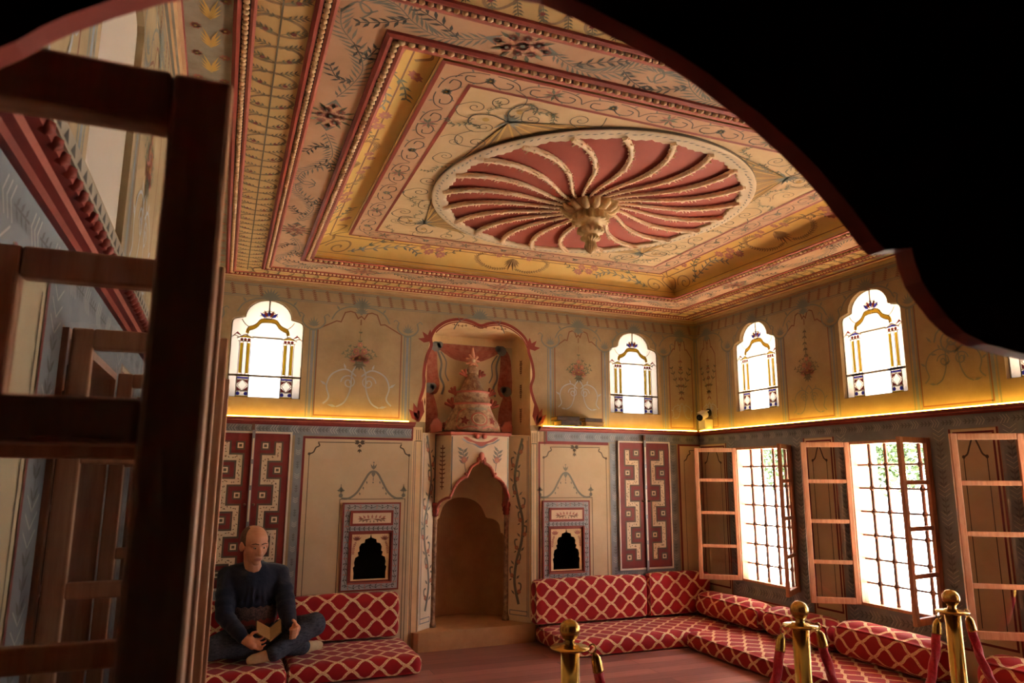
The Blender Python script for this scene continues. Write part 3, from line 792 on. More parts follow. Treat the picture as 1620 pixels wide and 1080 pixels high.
# wall cornice and ledge mouldings
def along(mb, prof, mats, d0, pts):
    """sweep profile (distance from wall, z) along wall lines given as (p0, p1, inward normal)"""
    for (a, b, n) in pts:
        a, b, n = V(a), V(b), V(n)
        for i in range(len(prof)-1):
            (u0, z0), (u1, z1) = prof[i], prof[i+1]
            mb.face([a+n*u0+V((0, 0, z0)), b+n*u0+V((0, 0, z0)), b+n*u1+V((0, 0, z1)), a+n*u1+V((0, 0, z1))], mats[i])
lines_top = [((XL, YB, 0), (XR, YB, 0), (0, -1, 0)), ((XR, YB, 0), (XR, .45, 0), (-1, 0, 0)), ((XL, .45, 0), (XL, YB, 0), (1, 0, 0))]
mb = MB(); along(mb, [(0, 3.262), (.012, 3.262), (.02, 3.272), (.03, 3.272), (.04, 3.286), (.055, 3.29), (.06, 3.2995)], ['line_grey', 'mould_wood', 'grey_ground', 'mould_wood', 'pinkish', 'red_trim'], 0, lines_top)
build('trim_4', mb, kind='structure', label='small stepped cornice where walls meet the ceiling', category='moulding')
ledge = [(0, 1.998), (.014, 1.998), (.02, 2.008), (.034, 2.012), (.04, 2.022), (.056, 2.026), (.06, 2.042), (0, 2.042)]
lm = ['red_deep', 'red_trim', 'red_deep', 'pink_trim', 'red_deep', 'red_trim', 'mould_wood']
def ledge_run(name, a, b, n, label, lab2=None):
    mb = MB(); along(mb, ledge, lm, 0, [(a, b, n)]); A, B, n = V(a), V(b), V(n)
    for q in (A, B): mb.face([q+n*u+V((0, 0, z)) for u, z in ledge], 'red_deep')
    build(name, mb, kind='structure', label=label, category='ledge')
    d = (B-A).normalized()
    if not lab2:
        o = bpy.data.objects[name]; m2 = MB(); q = lambda s, u, z: A+d*s+n*u+V((0, 0, z)); L = (B-A).length
        m2.v = []; L0 = [(0, 2.0435), (.064, 2.0435), (.066, 2.075), (0, 2.075)]
        for (u0, z0), (u1, z1) in zip(L0, L0[1:]): m2.face([q(0, u0, z0), q(L, u0, z0), q(L, u1, z1), q(0, u1, z1)], 'grey_ground')
        k = int(L/.055)
        for i in range(k):
            s = L*(i+.5)/k; m2.face([q(s-.018, .0655, 2.049), q(s+.018, .0655, 2.049), q(s, .0675, 2.07)], 'ink')
            m2.ball(q(s+.027, .058, 2.03), .013, 'red_trim', 6)
        build('bead_band', m2, o); return
    m2 = MB()
    A2, B2 = A+d*.03+V((0, 0, 2.0425)), B-d*.07+V((0, 0, 2.0425))
    pr = [(.044, 0), (.058, 0), (.058, .008), (.044, .008)]
    for i in range(4):
        (u0, z0), (u1, z1) = pr[i], pr[(i+1) % 4]
        m2.face([A2+n*u0+V((0, 0, z0)), B2+n*u0+V((0, 0, z0)), B2+n*u1+V((0, 0, z1)), A2+n*u1+V((0, 0, z1))], 'led')
    tag(build('light_strip', m2), lab2, 'light strip', 'warm light strips on the wall ledges')
ledge_run('trim_5', (XL, YB, 0), (1.672, YB, 0), (0, -1, 0), 'red ledge on the far wall left of the fireplace', 'glowing yellow light strip on far wall ledge left of the fireplace')
ledge_run('trim_6', (2.955, YB, 0), (XR, YB, 0), (0, -1, 0), 'red ledge on the far wall right of the fireplace', 'glowing yellow light strip on far wall ledge right of the fireplace')
ledge_run('trim_7', (XR, YB-.06, 0), (XR, .45, 0), (-1, 0, 0), 'red ledge along the window wall on the right', 'glowing yellow light strip above the casement windows of the right wall')
ledge_run('trim_8', (XL, .45, 0), (XL, YB-.06, 0), (1, 0, 0), 'red ledge along the left window wall')
# ------------------------------------------------------------------ stained glass windows
def stained(n, f, c, label, cap='g_yellow'):
    _, nn = f(0, 0); t = thing('window_%d' % n, f(c, 2.215)[0], label, 'window', 'stained glass windows', 'structure')
    D = .045
    f2 = lambda a, b: (f(a, b)[0]-nn*D, nn)
    mb = MB(); z0 = 2.215; S = stained_shape(c, z0, .316)
    mids = [[(c-.13, z0+.008), (c+.13, z0+.008), (c+.13, z0+.185), (c-.13, z0+.185)], [(c-.135, z0+.205), (c+.135, z0+.205), (c+.135, z0+.535), (c-.135, z0+.535)]]
    mb.sheet(S, mids, lambda a, b: f2(a, b)[0], 'g_frost')
    for m in mids: mb.face([f2(*q)[0] for q in m], 'g_white')
    p = Brush(mb, f2).at(c, z0); L = 'lead'; q = p.up(3)
    sh = [(a-c, b-z0) for a, b in stained_shape(c, z0, .308)]
    q.line(sh, .016, L, closed=True)
    q.line([(-.31, .195), (.31, .195)], .018, L); q.line([(-.13, .54), (.13, .54)], .016, L); q.line([(0, .76), (0, .885)], .013, L)
    for sd in (-1, 1):
        g = p.at(sd*.185, 0)
        for d in (-.03, .03): g.rect(d-.011, .215, d+.011, .485, 'g_yellow')
        for d in (-.047, -.016, .016, .047): g.up(2).line([(d, .2), (d, .5)], .006, L)
        g.rect(-.068, .185, .068, .205, cap); g.rect(-.05, .165, .05, .182, 'g_blue'); g.rect(-.05, .004, .05, .016, 'g_yellow')
        for x in (-1, 1):
            g.poly([(x*.045, .155), (x*.006, .155), (x*.045, .118)], 'g_red'); g.poly([(x*.045, .06), (x*.006, .06), (x*.045, .097)], 'g_red'); g.disc(x*.033, .034, .017, 'g_blue', 8)
        for a in ((-.05, .0, -.05, .19), (.05, .0, .05, .19)): g.up(2).line([(a[0], a[1]), (a[2], a[3])], .009, L)
        g.up(2).line([(0, .055), (.04, .108), (0, .16), (-.04, .108)], .006, L, closed=True); g.up(2).line([(-.05, .055), (.05, .055)], .007, L); g.up(2).line([(-.055, .16), (.055, .16)], .006, L)
        for i in range(-1, 2): g.disc(i*.03, .515, .014, 'g_red', 8)
        g.up(2).line([(-.06, .5), (.06, .5)], .007, L); g.up(2).line([(-.07, .525), (0, .562), (.07, .525)], .009, L); g.poly([(-.062, .53), (0, .555), (.062, .53), (0, .535)], cap)
        h = p.at(0, 0, 0, 1, sd < 0)
        cv = spline([(.175, .575), (.165, .615), (.13, .63), (.095, .655), (.07, .69), (.03, .70), (0, .698)], 5)
        h.line(cv, .03, 'g_amber'); h.up(2).line([(a+.0, b+.018) for a, b in cv], .007, L); h.up(2).line([(a-.004, b-.018) for a, b in cv], .007, L)
        h.up(2).line(spline([(.16, .63), (.2, .66), (.225, .70)], 5), .007, L)
        h.poly([(.215, .545), (.26, .565), (.305, .53), (.255, .585)], 'g_red'); h.up(2).line(spline([(.24, .53), (.27, .55), (.305, .53)], 4), .007, L)
    for i in range(5):
        an = PI/2+(i-2)*.42; p.leaf(.03*cos(an), .71+.02*sin(an), an, .075, .03, 'g_blue' if i % 2 == 0 else 'g_red')
        p.up(2).line([(.02*cos(an+.21), .71), (.075*cos(an+.21), .71+.07*sin(an+.21))], .006, L)
    p.up(2).line([(.08*cos(x*.2), .705+.085*sin(x*.2)) for x in range(2, 15)], .007, L)
    build('leaded_glass', mb, t); return t
stained(1, fB, SB[0], 'arched stained glass window above the cupboard behind the seated man')
stained(2, fB, SB[1], 'arched stained glass window on the far wall above the books and red cupboard')
stained(3, fR, SR[0], 'arched stained glass window on the right wall nearest the room corner')
stained(4, fR, SR[1], 'arched stained glass window with blue capitals, largest on the right wall', 'g_blue')
stained(5, fR, SR[2], 'stained glass window half hidden by the dark arch at right edge')

# ------------------------------------------------------------------ casement windows
def casement(parent, hx, hy, ang, w, npane, h=HEAD-SILL):
    fw, th = .042, .03; mb = MB()
    for x0, x1 in ((.002, fw), (w-fw, w)): mb.box(x0, -th/2, 0, x1, th/2, h, 'wood')
    for z0, z1 in ((0, .05), (h-.042, h)): mb.box(fw, -th/2, z0, w-fw, th/2, z1, 'wood')
    for i in range(1, npane):
        z = h*i/npane; mb.box(fw, -th/2+.003, z-.016, w-fw, th/2-.003, z+.016, 'wood')
    leaf = build('casement', mb, parent, loc=(hx-parent.location.x, hy-parent.location.y, 0), bevel=.004); leaf.rotation_euler.z = ang
    g = MB(); g.face([(fw-.01, 0, .04), (w-fw+.01, 0, .04), (w-fw+.01, 0, h-.04), (fw-.01, 0, h-.04)], 'glass')
    build('glass', g, leaf, loc=(0, 0, 0))
    k = MB()
    for z in (.18, h-.2): k.tube([(0, 0, z), (0, 0, z+.07)], .008, 'iron', 8)
    build('hinge', k, leaf, loc=(0, 0, 0))
    return leaf
def low_window(n, f, sgn, y0, y1, label, leaves, npane):
    X = f(0, 0)[0].x; t = thing('window_%d' % n, (X, y0, SILL), label, 'window', 'casement windows', 'structure')
    mb = MB(); a, b = sorted((X+sgn*.012, X-sgn*.235)); w = .02
    for (ya, yb, za, zb) in ((y0, y0+w, SILL, HEAD), (y1-w, y1, SILL, HEAD), (y0+w, y1-w, SILL, SILL+w), (y0+w, y1-w, HEAD-w, HEAD)): mb.box(a, ya, za, b, yb, zb, 'wood')
    build('window_frame', mb, t)
    if sgn > 0:
        s = MB()
        for i in range(5): y2 = y0+w+(y1-y0-2*w)*i/5; s.box(X-.12, y2+.001, SILL+w, X-.10, y2+(y1-y0-2*w)/5-.001, HEAD-w, 'wood_dark')
        build('closed_shutter', s, t)
    g = MB(); xg = X-sgn*.06; k = int((y1-y0)/.16); ys = [y0+(y1-y0)*(i+.95)/(k+.9) for i in range(k)]; zs = [SILL+.17+.188*i for i in range(6)]
    for y in ys: g.tube([(xg, y, SILL+.02), (xg, y, HEAD-.02)], .0135, 'iron', 8)
    for z in zs:
        g.tube([(xg, y0+.02, z), (xg, y1-.02, z)], .008, 'iron', 6)
        for y in ys: g.ball((xg, y, z), .024, 'iron', 8, (1, 1, 1.1))
    build('iron_grille', g, t)
    for hy, ang, w in leaves: casement(t, X+sgn*.016, hy, ang, w, npane)
    return t
R_ = math.radians
low_window(7, fR, -1, *WR[0], 'barred casement window on the right wall nearest the corner', [(6.01, R_(146), .415), (5.26, R_(-146), .385)], 4)
low_window(8, fR, -1, *WR[1], 'barred casement window with green foliage behind, middle of right wall', [(4.57, R_(148), .385), (3.84, R_(-170), .385)], 4)
low_window(9, fR, -1, *WR[2], 'casement window at right edge with its open leaf before a beige panel', [(3.14, R_(146), .44), (2.41, R_(-150), .40)], 4)
low_window(6, fR, -1, *WR[3], 'barred casement window on the right wall nearest the arch screen', [], 4)  # added window, lights the viewer-side faces of the left casements
low_window(10, fL, 1, *WL[0], 'dark near casement window at left, its open leaf filling the left foreground', [(.56, 0, .292), (1.09, 0, .290)], 5)
low_window(11, fL, 1, *WL[1], 'second casement window of the left wall seen through the near glass', [(1.68, 0, .300), (2.41, 0, .312)], 5)
low_window(12, fL, 1, *WL[2], 'third casement window of the left wall, far behind the near glass', [(3.13, 0, .30), (3.84, 0, .30)], 5)
low_window(13, fL, 1, *WL[3], 'left wall casement window closest to the seated man', [(4.56, 0, .28), (5.27, 0, .28)], 5)

# ------------------------------------------------------------------ wall niches
def niche(c, dz, label):
    t = thing('wall_niche', (c, YB, .545+dz), label, 'niche', 'painted wall niches'); y = YB-.002
    f = lambda d: (lambda a, b: (V((a, y-d, b)), V((0, -1, 0))))
    mb = MB()
    def plate(mb, outer, holes, d0, d1, m, edge):
        mb.sheet(outer, holes, lambda a, b: (a, y-d1, b), m)
        for L in [outer]+holes:
            for i in range(len(L)): p, q = L[i], L[(i+1) % len(L)]; mb.face([(p[0], y-d0, p[1]), (q[0], y-d0, q[1]), (q[0], y-d1, q[1]), (p[0], y-d1, p[1])], edge)
    O = rect(c-.262, .545+dz, c+.262, 1.308+dz)
    plate(mb, O, [rect(c-.182, .62+dz, c+.182, 1.046+dz)], 0, .014, 'blue_grey_light', 'red_trim')
    p = Brush(mb, f(.014)); z = dz
    p.frame(c-.255, .552+z, c+.255, 1.301+z, .014, 'red_trim')
    p.vineband(c-.221, .583+z, c+.221, 1.27+z, .05); p.at(c-.221, 1.08+z).line([(0, 0), (.44, 0)], .004, 'ink')
    for i in range(10):
        for sd in (-1, 1): p.leaf(c-.2+.042*i, 1.08+z, sd*.9, .026, .01, 'ink')
    build('surround', mb, t)
    mb = MB(); mb.box(c-.193, y-.024, 1.105+z, c+.193, y-.0145, 1.238+z, 'red_trim'); p = Brush(mb, f(.024))
    p.rect(c-.172, 1.126+z, c+.172, 1.217+z, 'pale'); q = p.up()
    for i in range(7): q.leaf(c+(i-3)*.03, 1.165+z, PI/2+(3-i)*.3, .04, .02, 'rose')
    for sd in (0, PI): q.leaf(c, 1.165+z, sd+.15*(1 if sd else -1), .12, .014, 'line_brown'); q.leaf(c+.07*cos(sd), 1.165+z, sd, .06, .018, 'line_brown')
    for i in range(8): q.leaf(c+(i-3.5)*.028, 1.155+z, -PI/2+(i-3.5)*.3, .026, .01, 'leaf_dark')
    build('header_panel', mb, t)
    mb = MB(); H = [(0, 1.035), (.008, 1.0), (.05, .985), (.055, .957), (.085, .95), (.102, .92), (.098, .885), (.113, .875), (.104, .845), (.132, .83), (.142, .79), (.137, .76), (.15, .745), (.142, .70), (.143, .645)]
    hole = [(c+a, b+z) for a, b in H]+[(c-a, b+z) for a, b in H[:0:-1]]
    plate(mb, rect(c-.18, .6205+z, c+.18, 1.045+z), [hole], -.012, .004, 'cream', 'fan_brown')
    p = Brush(mb, f(.004)); p.frame(c-.178, .624+z, c+.178, 1.041+z, .02, 'red_trim')
    for sd in (-1, 1):
        for i in range(5): p.leaf(c+sd*.125, .975+z, PI/2+(i-2)*.45, .05, .02, 'rose')
        p.frond(spline([(c+sd*.13, .97+z), (c+sd*.15, .92+z), (c+sd*.155, .86+z)], 4), .02, .01, 'rose', .003, 1)
    build('fretwork_panel', mb, t)
    mb = MB(); mb.box(c-.198, y-.022, .606+z, c+.198, y-.0145, .6195+z, 'pink_trim')
    mb.box(c-.198, y-.022, 1.047+z, c+.198, y-.0145, 1.06+z, 'red_trim')
    for a0, a1 in ((c-.198, c-.183), (c+.183, c+.198)): mb.box(a0, y-.022, .6195+z, a1, y-.0145, 1.047+z, 'red_trim')
    build('inner_frame', mb, t)
niche(1.303, 0, 'painted wall niche with scalloped dark opening left of the fireplace')
niche(3.253, .003, 'painted wall niche with scalloped dark opening between fireplace and right cupboard')

# ------------------------------------------------------------------ red cupboards
def cupboard(c, label):
    t = thing('wall_cupboard', (c, YB, .626), label, 'cupboard', 'red meander cupboards'); y = YB-.002; hw = .305
    mb = MB()
    for r in ((c-hw-.016, .61, c-hw, 1.92), (c+hw, .61, c+hw+.016, 1.92), (c-hw, .61, c+hw, .626), (c-hw, 1.904, c+hw, 1.92)): mb.box(r[0], y-.02, r[1], r[2], y, r[3], 'white_paint_glint')
    build('door_frame', mb, t)
    for sd in (-1, 1):
        a0, a1 = (c-hw+.003, c-.012) if sd < 0 else (c+.012, c+hw-.003)
        mb = MB(); mb.box(a0, y-.014, .629, a1, y, 1.901, 'red_deep')
        p = Brush(mb, lambda a, b: (V((a, y-.0142, b)), V((0, -1, 0)))).at((a0+a1)/2, 0, 0, 1, sd > 0)
        A, B = -.055, .055; zs = [1.824, 1.694, 1.49, 1.269, 1.063, .845, .712]
        pts = []; x = A
        for i, zz in enumerate(zs):
            pts.append((x, zz))
            if 0 < i < len(zs)-1: x = B if x == A else A; pts.append((x, zz))
        for w, m, l in ((.078, 'line_dark', 0), (.046, 'pale', 1)): p.up(l).line([(pts[0][0], pts[0][1]+(.013 if l == 0 else 0))]+pts[1:-1]+[(pts[-1][0], pts[-1][1]-(.013 if l == 0 else 0))], w, m)
        for (x0, z0), (x1, z1) in zip(pts, pts[1:]):
            L = math.hypot(x1-x0, z1-z0); n = max(2, int(L/.022))
            for i in range(n): p.up(3).leaf(x0+(x1-x0)*(i+.3)/n+random.uniform(-.008, .008), z0+(z1-z0)*(i+.3)/n+random.uniform(-.006, .006), random.uniform(0, 6.28), .02, .009, 'leaf_dark' if i % 2 else 'line_brown')
        for i, zz in enumerate((1.797, 1.59, 1.378, 1.172, .954, .735)):
            xx = B if i % 2 == 0 else A
            for s, m, l in ((.038, 'line_dark', 0), (.023, 'pale', 1), (.012, 'leaf_dark', 2)): p.up(l).rect(xx-s, zz-s*.98, xx+s, zz+s*.98, m)
        d = build('door', mb, t)
        k = MB(); hx = c+sd*.035; k.lathe([(0, 0), (.012, 0), (.012, -.004), (.004, -.008), (.004, -.02), (.011, -.024), (.009, -.034), (0, -.036)], (hx, y-.0145, 1.30), 'iron', 10, 'y')
        build('handle', k, d)
    mb = MB(); mb.box(c-.012, y-.034, .60, c+.012, y-.0145, 1.97, 'steel'); 
    for z0, z1 in ((.70, .86), (.9, 1.12), (1.16, 1.42), (1.46, 1.64), (1.68, 1.86)): mb.box(c-.006, y-.036, z0, c+.008, y-.034, z1, 'white_paint_glint')  # white strips are reflections painted on the steel bar
    mb.box(c-.02, y-.04, 1.93, c+.004, y-.0145, 1.985, 'iron')
    build('closing_bar', mb, t, bevel=.002)
cupboard(.25, 'red double door cupboard with cream meander behind the seated man')
cupboard(4.178, 'red double door cupboard with cream meander beside the corner window')

# ------------------------------------------------------------------ fireplace
FC = 2.315
t = thing('fireplace', (FC, YB, 0), 'plaster fireplace with tall pointed hood, pink carved trim and draped alcove', 'fireplace')
mb = MB()
top = .165
pl = [(1.70, YB-.02), (1.712, YB-.045), (1.75, YB-.06), (2.90, YB-.03), (2.925, YB-.004)]
inner = [(2.925, YB-.004), (2.868, YB+.002), (2.868, 7.5), (1.756, 7.5), (1.756, YB+.002), (1.70, YB-.004)]
out = pl+inner
mb.prism(out, lambda a, b, d: (a, b, .001+d), top, 'hearth'); build('hearth', mb, t, bevel=.012)
mb = MB()
for a, b in (((1.74, 6.95), (1.74, 7.62)), ((1.74, 7.62), (2.885, 7.62)), ((2.885, 7.62), (2.885, 6.95))): mb.face([(*a, 0), (*b, 0), (*b, 3.1), (*a, 3.1)], 'recess_shade_tan')
for x, sd in ((1.74, -1), (2.885, 1)): mb.face([(x, YB+.052, 0), (x, 6.96, 0), (x, 6.96, 3.1), (x, YB+.052, 3.1)], 'recess_shade_tan')
mb.face([(1.74, YB+.052, 3.1), (2.885, YB+.052, 3.1), (2.885, 7.62, 3.1), (1.74, 7.62, 3.1)], 'recess_shade_tan')
build('leak_shell', mb, t)  # unseen shell added behind the fireplace to stop light leaking in
# chamfered flanks with painted vines
mb = MB(); LF = [(1.758, 6.636), (1.945, 6.80)]; RF = [(2.866, 6.636), (2.70, 6.88)]
for (a, b), sd in ((LF, 1), (RF, -1)):
    A, B = V((*a, 0)), V((*b, 0)); d = (B-A); L = d.length; d /= L; n = V((sd*d.y, -sd*d.x, 0)) if sd > 0 else V((d.y*-1, d.x, 0))
    n = V((d.y, -d.x, 0)); n = n if n.y < 0 else -n
    ff = lambda u, v, A=A, d=d, n=n: (A+d*u+V((0, 0, v)), n)
    mb.face([ff(0, top+.002)[0], ff(L, top+.002)[0], ff(L, 1.95)[0], ff(0, 1.95)[0]], 'pale')
    p = Brush(mb, ff)
    for u in (.02, L-.02): p.line([(u, top+.05), (u, 1.94)], .007, 'blue_grey')
    p.rect(L-.035, top+.004, L-.008, 1.95, 'blue_grey'); p.frame(.035, top+.06, L-.06, top+.1, .008, 'blue_grey'); p.line([(.035, top+.1), (.035, 1.9)], .006, 'line_brown')
    c = L*.45; q = p.up()
    st = spline([(c+.05*sin(i*1.3), top+.16+.2*i) for i in range(9)], 6); q.line(st, .03, 'line_grey')
    for i in range(3, len(st)-2, 4):
        sg = 1 if (i//4) % 2 else -1; x, z = st[i]
        q.line(spline([(x, z), (x+sg*.045, z+.05), (x+sg*.05, z+.1), (x+sg*.02, z+.11)], 5), .017, 'line_grey'); q.up().leaf(x-sg*.02, z, PI/2+sg*.8, .06, .022, 'line_grey')
        q.up().flower(x+sg*.03, z+.03, .026, 'rose', 6); q.leaf(x+sg*.03, z+.0, -sg*.5, .04, .014, 'leaf_dark')
build('flank_panel', mb, t)
# niche: cylindrical back with a scalloped recess
mb = MB(); cy, r1, r2 = 6.84, .375, .43; K = 48
def zscal(ph):
    u = (ph-PI/2)/(PI/2); a = abs(u)
    if a < .42: return 1.33-.19*(1-math.sqrt(max(0, 1-(a/.43)**2)))
    if a < .5: return 1.135
    if a < .78: return 1.02+.115*math.sqrt(max(0, 1-((a-.5)/.28)**2))*.9
    if a < .86: return .985
    return .985-.16*(a-.86)/.14
P1 = [(FC+r1*1.0*cos(PI-PI*i/K)+.01, cy+r1*.95*sin(PI*i/K)) for i in range(K+1)]; P2 = [(FC+r2*.99*cos(PI-PI*i/K)+.01, cy+.02+r2*sin(PI*i/K)) for i in range(K+1)]
zz = [zscal(PI*i/K) for i in range(K+1)]
for i in range(K):
    a, b, c, d = P1[i], P1[i+1], P2[i], P2[i+1]
    mb.face([(*a, zz[i]), (*b, zz[i+1]), (*b, 1.95), (*a, 1.95)], 'cream', True)
    mb.face([(*c, top), (*d, top), (*d, 1.5), (*c, 1.5)], 'recess_shade_tan', True)  # recess shade put into the darker tan below the cream screen
    mb.face([(*a, zz[i]), (*b, zz[i+1]), (*d, zz[i+1]), (*c, zz[i])], 'line_dark')
mb.face([(*q, 1.95) for q in P1], 'recess_shade_tan')
build('firebox', mb, t)
# alcove above
mb = MB(); AY = 6.97; a0, a1 = 1.845, 2.80
for (x0, y0), (x1, y1) in (((1.779, YB+.002), (a0, AY)), ((a1, AY), (2.861, YB+.002))): mb.face([(x0, y0, 1.95), (x1, y1, 1.95), (x1, y1, 3.04), (x0, y0, 3.04)], 'cream')
mb.face([(1.77, YB+.002, 3.005), (2.87, YB+.002, 3.005), (a1, AY, 2.97), (a0, AY, 2.97)], 'cream')
mb.face([(a0, AY, 1.95), (a1, AY, 1.95), (a1, AY, 3.05), (a0, AY, 3.05)], 'plaster_low')
mb.face([(1.76, YB+.002, 1.95), (2.865, YB+.002, 1.95), (a1, AY, 1.95), (a0, AY, 1.95)], 'cream')
p = Brush(mb, lambda a, b: (V((a, AY, b)), V((0, -1, 0))))
p.poly([(a0, 2.89), (a0, 2.97), (a1, 2.97), (a1, 2.89)], 'cream')
val = [(1.98, 2.885)]+spline([(1.98, 2.83), (2.14, 2.735), (2.31, 2.71), (2.48, 2.735), (2.66, 2.83)], 6)+[(2.66, 2.885)]
p.poly(val, 'drape'); q = p.up()
for dz in (0, .035, .07): q.line(spline([(2.03, 2.86-dz*.2), (2.31, 2.80-dz), (2.61, 2.86-dz*.2)], 8), .01, 'pink_trim')
for sd in (-1, 1):
    g = p.at(2.32, 0, 0, 1, sd > 0)
    g.poly(spline([(.36, 2.88), (.45, 2.80), (.475, 2.6), (.475, 2.4), (.36, 2.36), (.315, 2.45), (.34, 2.62)], 4, True), 'drape')
    g.poly(spline([(.40, 2.40), (.475, 2.34), (.475, 2.0), (.43, 1.97), (.34, 2.05), (.33, 2.2)], 4, True), 'drape')
    for a, b, m in ((.36, 2.85, 'blue_grey'), (.42, 2.42, 'blue_grey')): g.up().disc(a, b, .055, m); g.up().disc(a-.04, b+.02, .035, m)
    g.up().line(spline([(.34, 2.8), (.30, 2.68), (.31, 2.55), (.27, 2.45), (.29, 2.36)], 6), .022, 'blue_grey'); g.up().line(spline([(.31, 2.8), (.25, 2.7), (.255, 2.58), (.22, 2.5)], 6), .014, 'blue_grey')
    for i in range(14): g.up().leaf(random.uniform(.36, .45), random.uniform(2.05, 2.75), random.uniform(1, 2), .05, .018, 'pink_trim')
ffr = lambda u, v: (V((2.861+(a1-2.861)*u/.345, YB+.002+(AY-YB)*u/.345, v)), V((-1, .15, 0)).normalized())
g = Brush(mb, ffr)
for z in (2.15, 2.4, 2.65): g.frond([(.17, z-.08+.02*i) for i in range(9)], .04, .016, 'line_brown', .006, 1)
ffl = lambda u, v: (V((1.779+(a0-1.779)*u/.345, YB+.002+(AY-YB)*u/.345, v)), V((1, .15, 0)).normalized())
g = Brush(mb, ffl)
for z in (2.12, 2.35, 2.6): g.frond([(.17, z-.08+.02*i) for i in range(9)], .04, .016, 'line_brown', .006, 1)
build('alcove', mb, t)
# hood apron with scalloped lower edge, following three faces
path = [(1.93, 6.80), (2.02, 6.575), (2.61, 6.575), (2.70, 6.868)]
bot = [(-.392, 1.24), (-.375, 1.25), (-.315, 1.345), (-.295, 1.35), (-.28, 1.385), (-.155, 1.54), (-.138, 1.54), (-.125, 1.575), (-.05, 1.665), (-.036, 1.665), (-.03, 1.69), (0, 1.72)]
def plan(u):
    """u -1..1 of apron -> plan point; |u|<.295 is the front"""
    if u < -.295: k = (u+.392)/.097; return (path[0][0]+(path[1][0]-path[0][0])*k, path[0][1]+(path[1][1]-path[0][1])*k)
    if u > .295: k = (u-.295)/.097; return (path[2][0]+(path[3][0]-path[2][0])*k, path[2][1]+(path[3][1]-path[2][1])*k)
    return (FC+u, 6.575-.02*cos(u/.295*PI/2))
b2 = []
for (u, z), (u2, z2) in zip(bot, bot[1:]):
    L = math.hypot(u2-u, z2-z)
    for j in range(4 if L > .03 else 1):
        k = j/4 if L > .03 else 0; h = .13*L*sin(PI*k)*(1 if L > .03 else 0); b2.append((u+(u2-u)*k-(z2-z)/L*h, z+(z2-z)*k+(u2-u)/L*h))
bot = b2+[bot[-1]]
prof = bot+[(-a, b) for a, b in bot[-2::-1]]
mb = MB(); tm = MB(); rim = []
for (u, z), (u2, z2) in zip(prof, prof[1:]):
    a, b = plan(u), plan(u2); mb.face([(*a, z), (*b, z2), (*b, 1.94), (*a, 1.94)], 'pale')
    ia, ib = (a[0]+(FC-a[0])*.08, a[1]+.03), (b[0]+(FC-b[0])*.08, b[1]+.03); mb.face([(*a, z), (*b, z2), (*ib, z2), (*ia, z)], 'pink_trim'); mb.face([(*ia, z), (*ib, z2), (*ib, 1.94), (*ia, 1.94)], 'recess_shade_tan')
    rim.append((*a, z))
rim.append((*plan(prof[-1][0]), prof[-1][1]))
fa = lambda a, b: (V((*plan(max(-.392, min(.392, a))), b)), V((0, -1, 0)) if abs(a) < .295 else V((-.92 if a < 0 else .92, -.38, 0)))
p = Brush(mb, fa)
for sd in (-1, 1):
    p.line([(sd*.285, 1.42), (sd*.285, 1.92)], .012, 'line_grey')
    g = p.up().at(sd*.17, 1.72, -.15*sd)
    for i in range(7): g.leaf(0, -.06+.02*i, PI/2+(-1)**i*.8, .07, .026, 'line_grey')
    g.line([(0, -.13), (0, .08)], .008, 'line_grey'); g.up().flower(0, -.02, .035, 'rose', 6)
    p.frond([(sd*.345, 1.42+.02*i) for i in range(22)], .03, .014, 'line_brown', .006, 2)
sc = spline([(-.2, 1.9), (-.14, 1.86), (-.08, 1.845), (0, 1.81), (.08, 1.845), (.14, 1.86), (.2, 1.9)], 5)
p.up().poly(sc, 'blue_grey'); p.up(2).poly([(a*.92, b+.018) for a, b in sc], 'pink_trim')
build('hood_apron', mb, t)
tm.tube([V(q)+V((0, -.012, 0)) for q in rim], .014, 'pink_trim', 8)
tm.ball((FC, 6.535, 1.735), .03, 'pink_trim', 10, (1, .6, 1.4)); tm.ball((FC, 6.535, 1.685), .012, 'pink_trim', 8, (1, 1, 1.6))
for sd in (-1, 1):
    tm.tube([(FC+sd*.01, 6.535, 1.73), (FC+sd*.04, 6.535, 1.715), (FC+sd*.045, 6.535, 1.69), (FC+sd*.025, 6.535, 1.69)], .008, 'pink_trim', 6)
    for u, z in ((.15, 1.555), (.245, 1.445)): x, y = plan(sd*u); tm.ball((x, y-.012, z+.012), .016, 'pink_trim', 8)
build('arch_trim', tm, t)
mb = MB()
cs = [(1.915, 6.79), (2.008, 6.552), (2.622, 6.552), (2.715, 6.86)]
for (a, b) in zip(cs, cs[1:]):
    ins = lambda q: (q[0]+(FC-q[0])*.12, q[1]+.05)
    for (z0, i0), (z1, i1) in (((1.925, 1), (1.935, 0)), ((1.935, 0), (1.962, 0)), ((1.962, 0), (1.972, 1))):
        q = [ins(a) if i0 else a, ins(b) if i0 else b, ins(b) if i1 else b, ins(a) if i1 else a]
        mb.face([(*q[0], z0), (*q[1], z0), (*q[2], z1), (*q[3], z1)], 'pink_trim')
mb.face([(*q, 1.970) for q in cs], 'pink_trim')
for a in (-.04, .03): mb.ball((FC+a, 6.545, 1.925), .028, 'pink_trim', 8, (1, .6, 1))
for x, y in ((1.93, 6.80), (2.70, 6.868)):
    mb.prism([(-.05, 1.94), (.05, 1.94), (.06, 2.05), (.02, 2.1), (-.03, 2.09), (-.06, 2.03)], lambda a, b, d, x=x, y=y: (x+a, y-.02+d, b), .03, 'pink_trim')
build('hood_cornice', mb, t)
mb = MB(); HY = 6.86
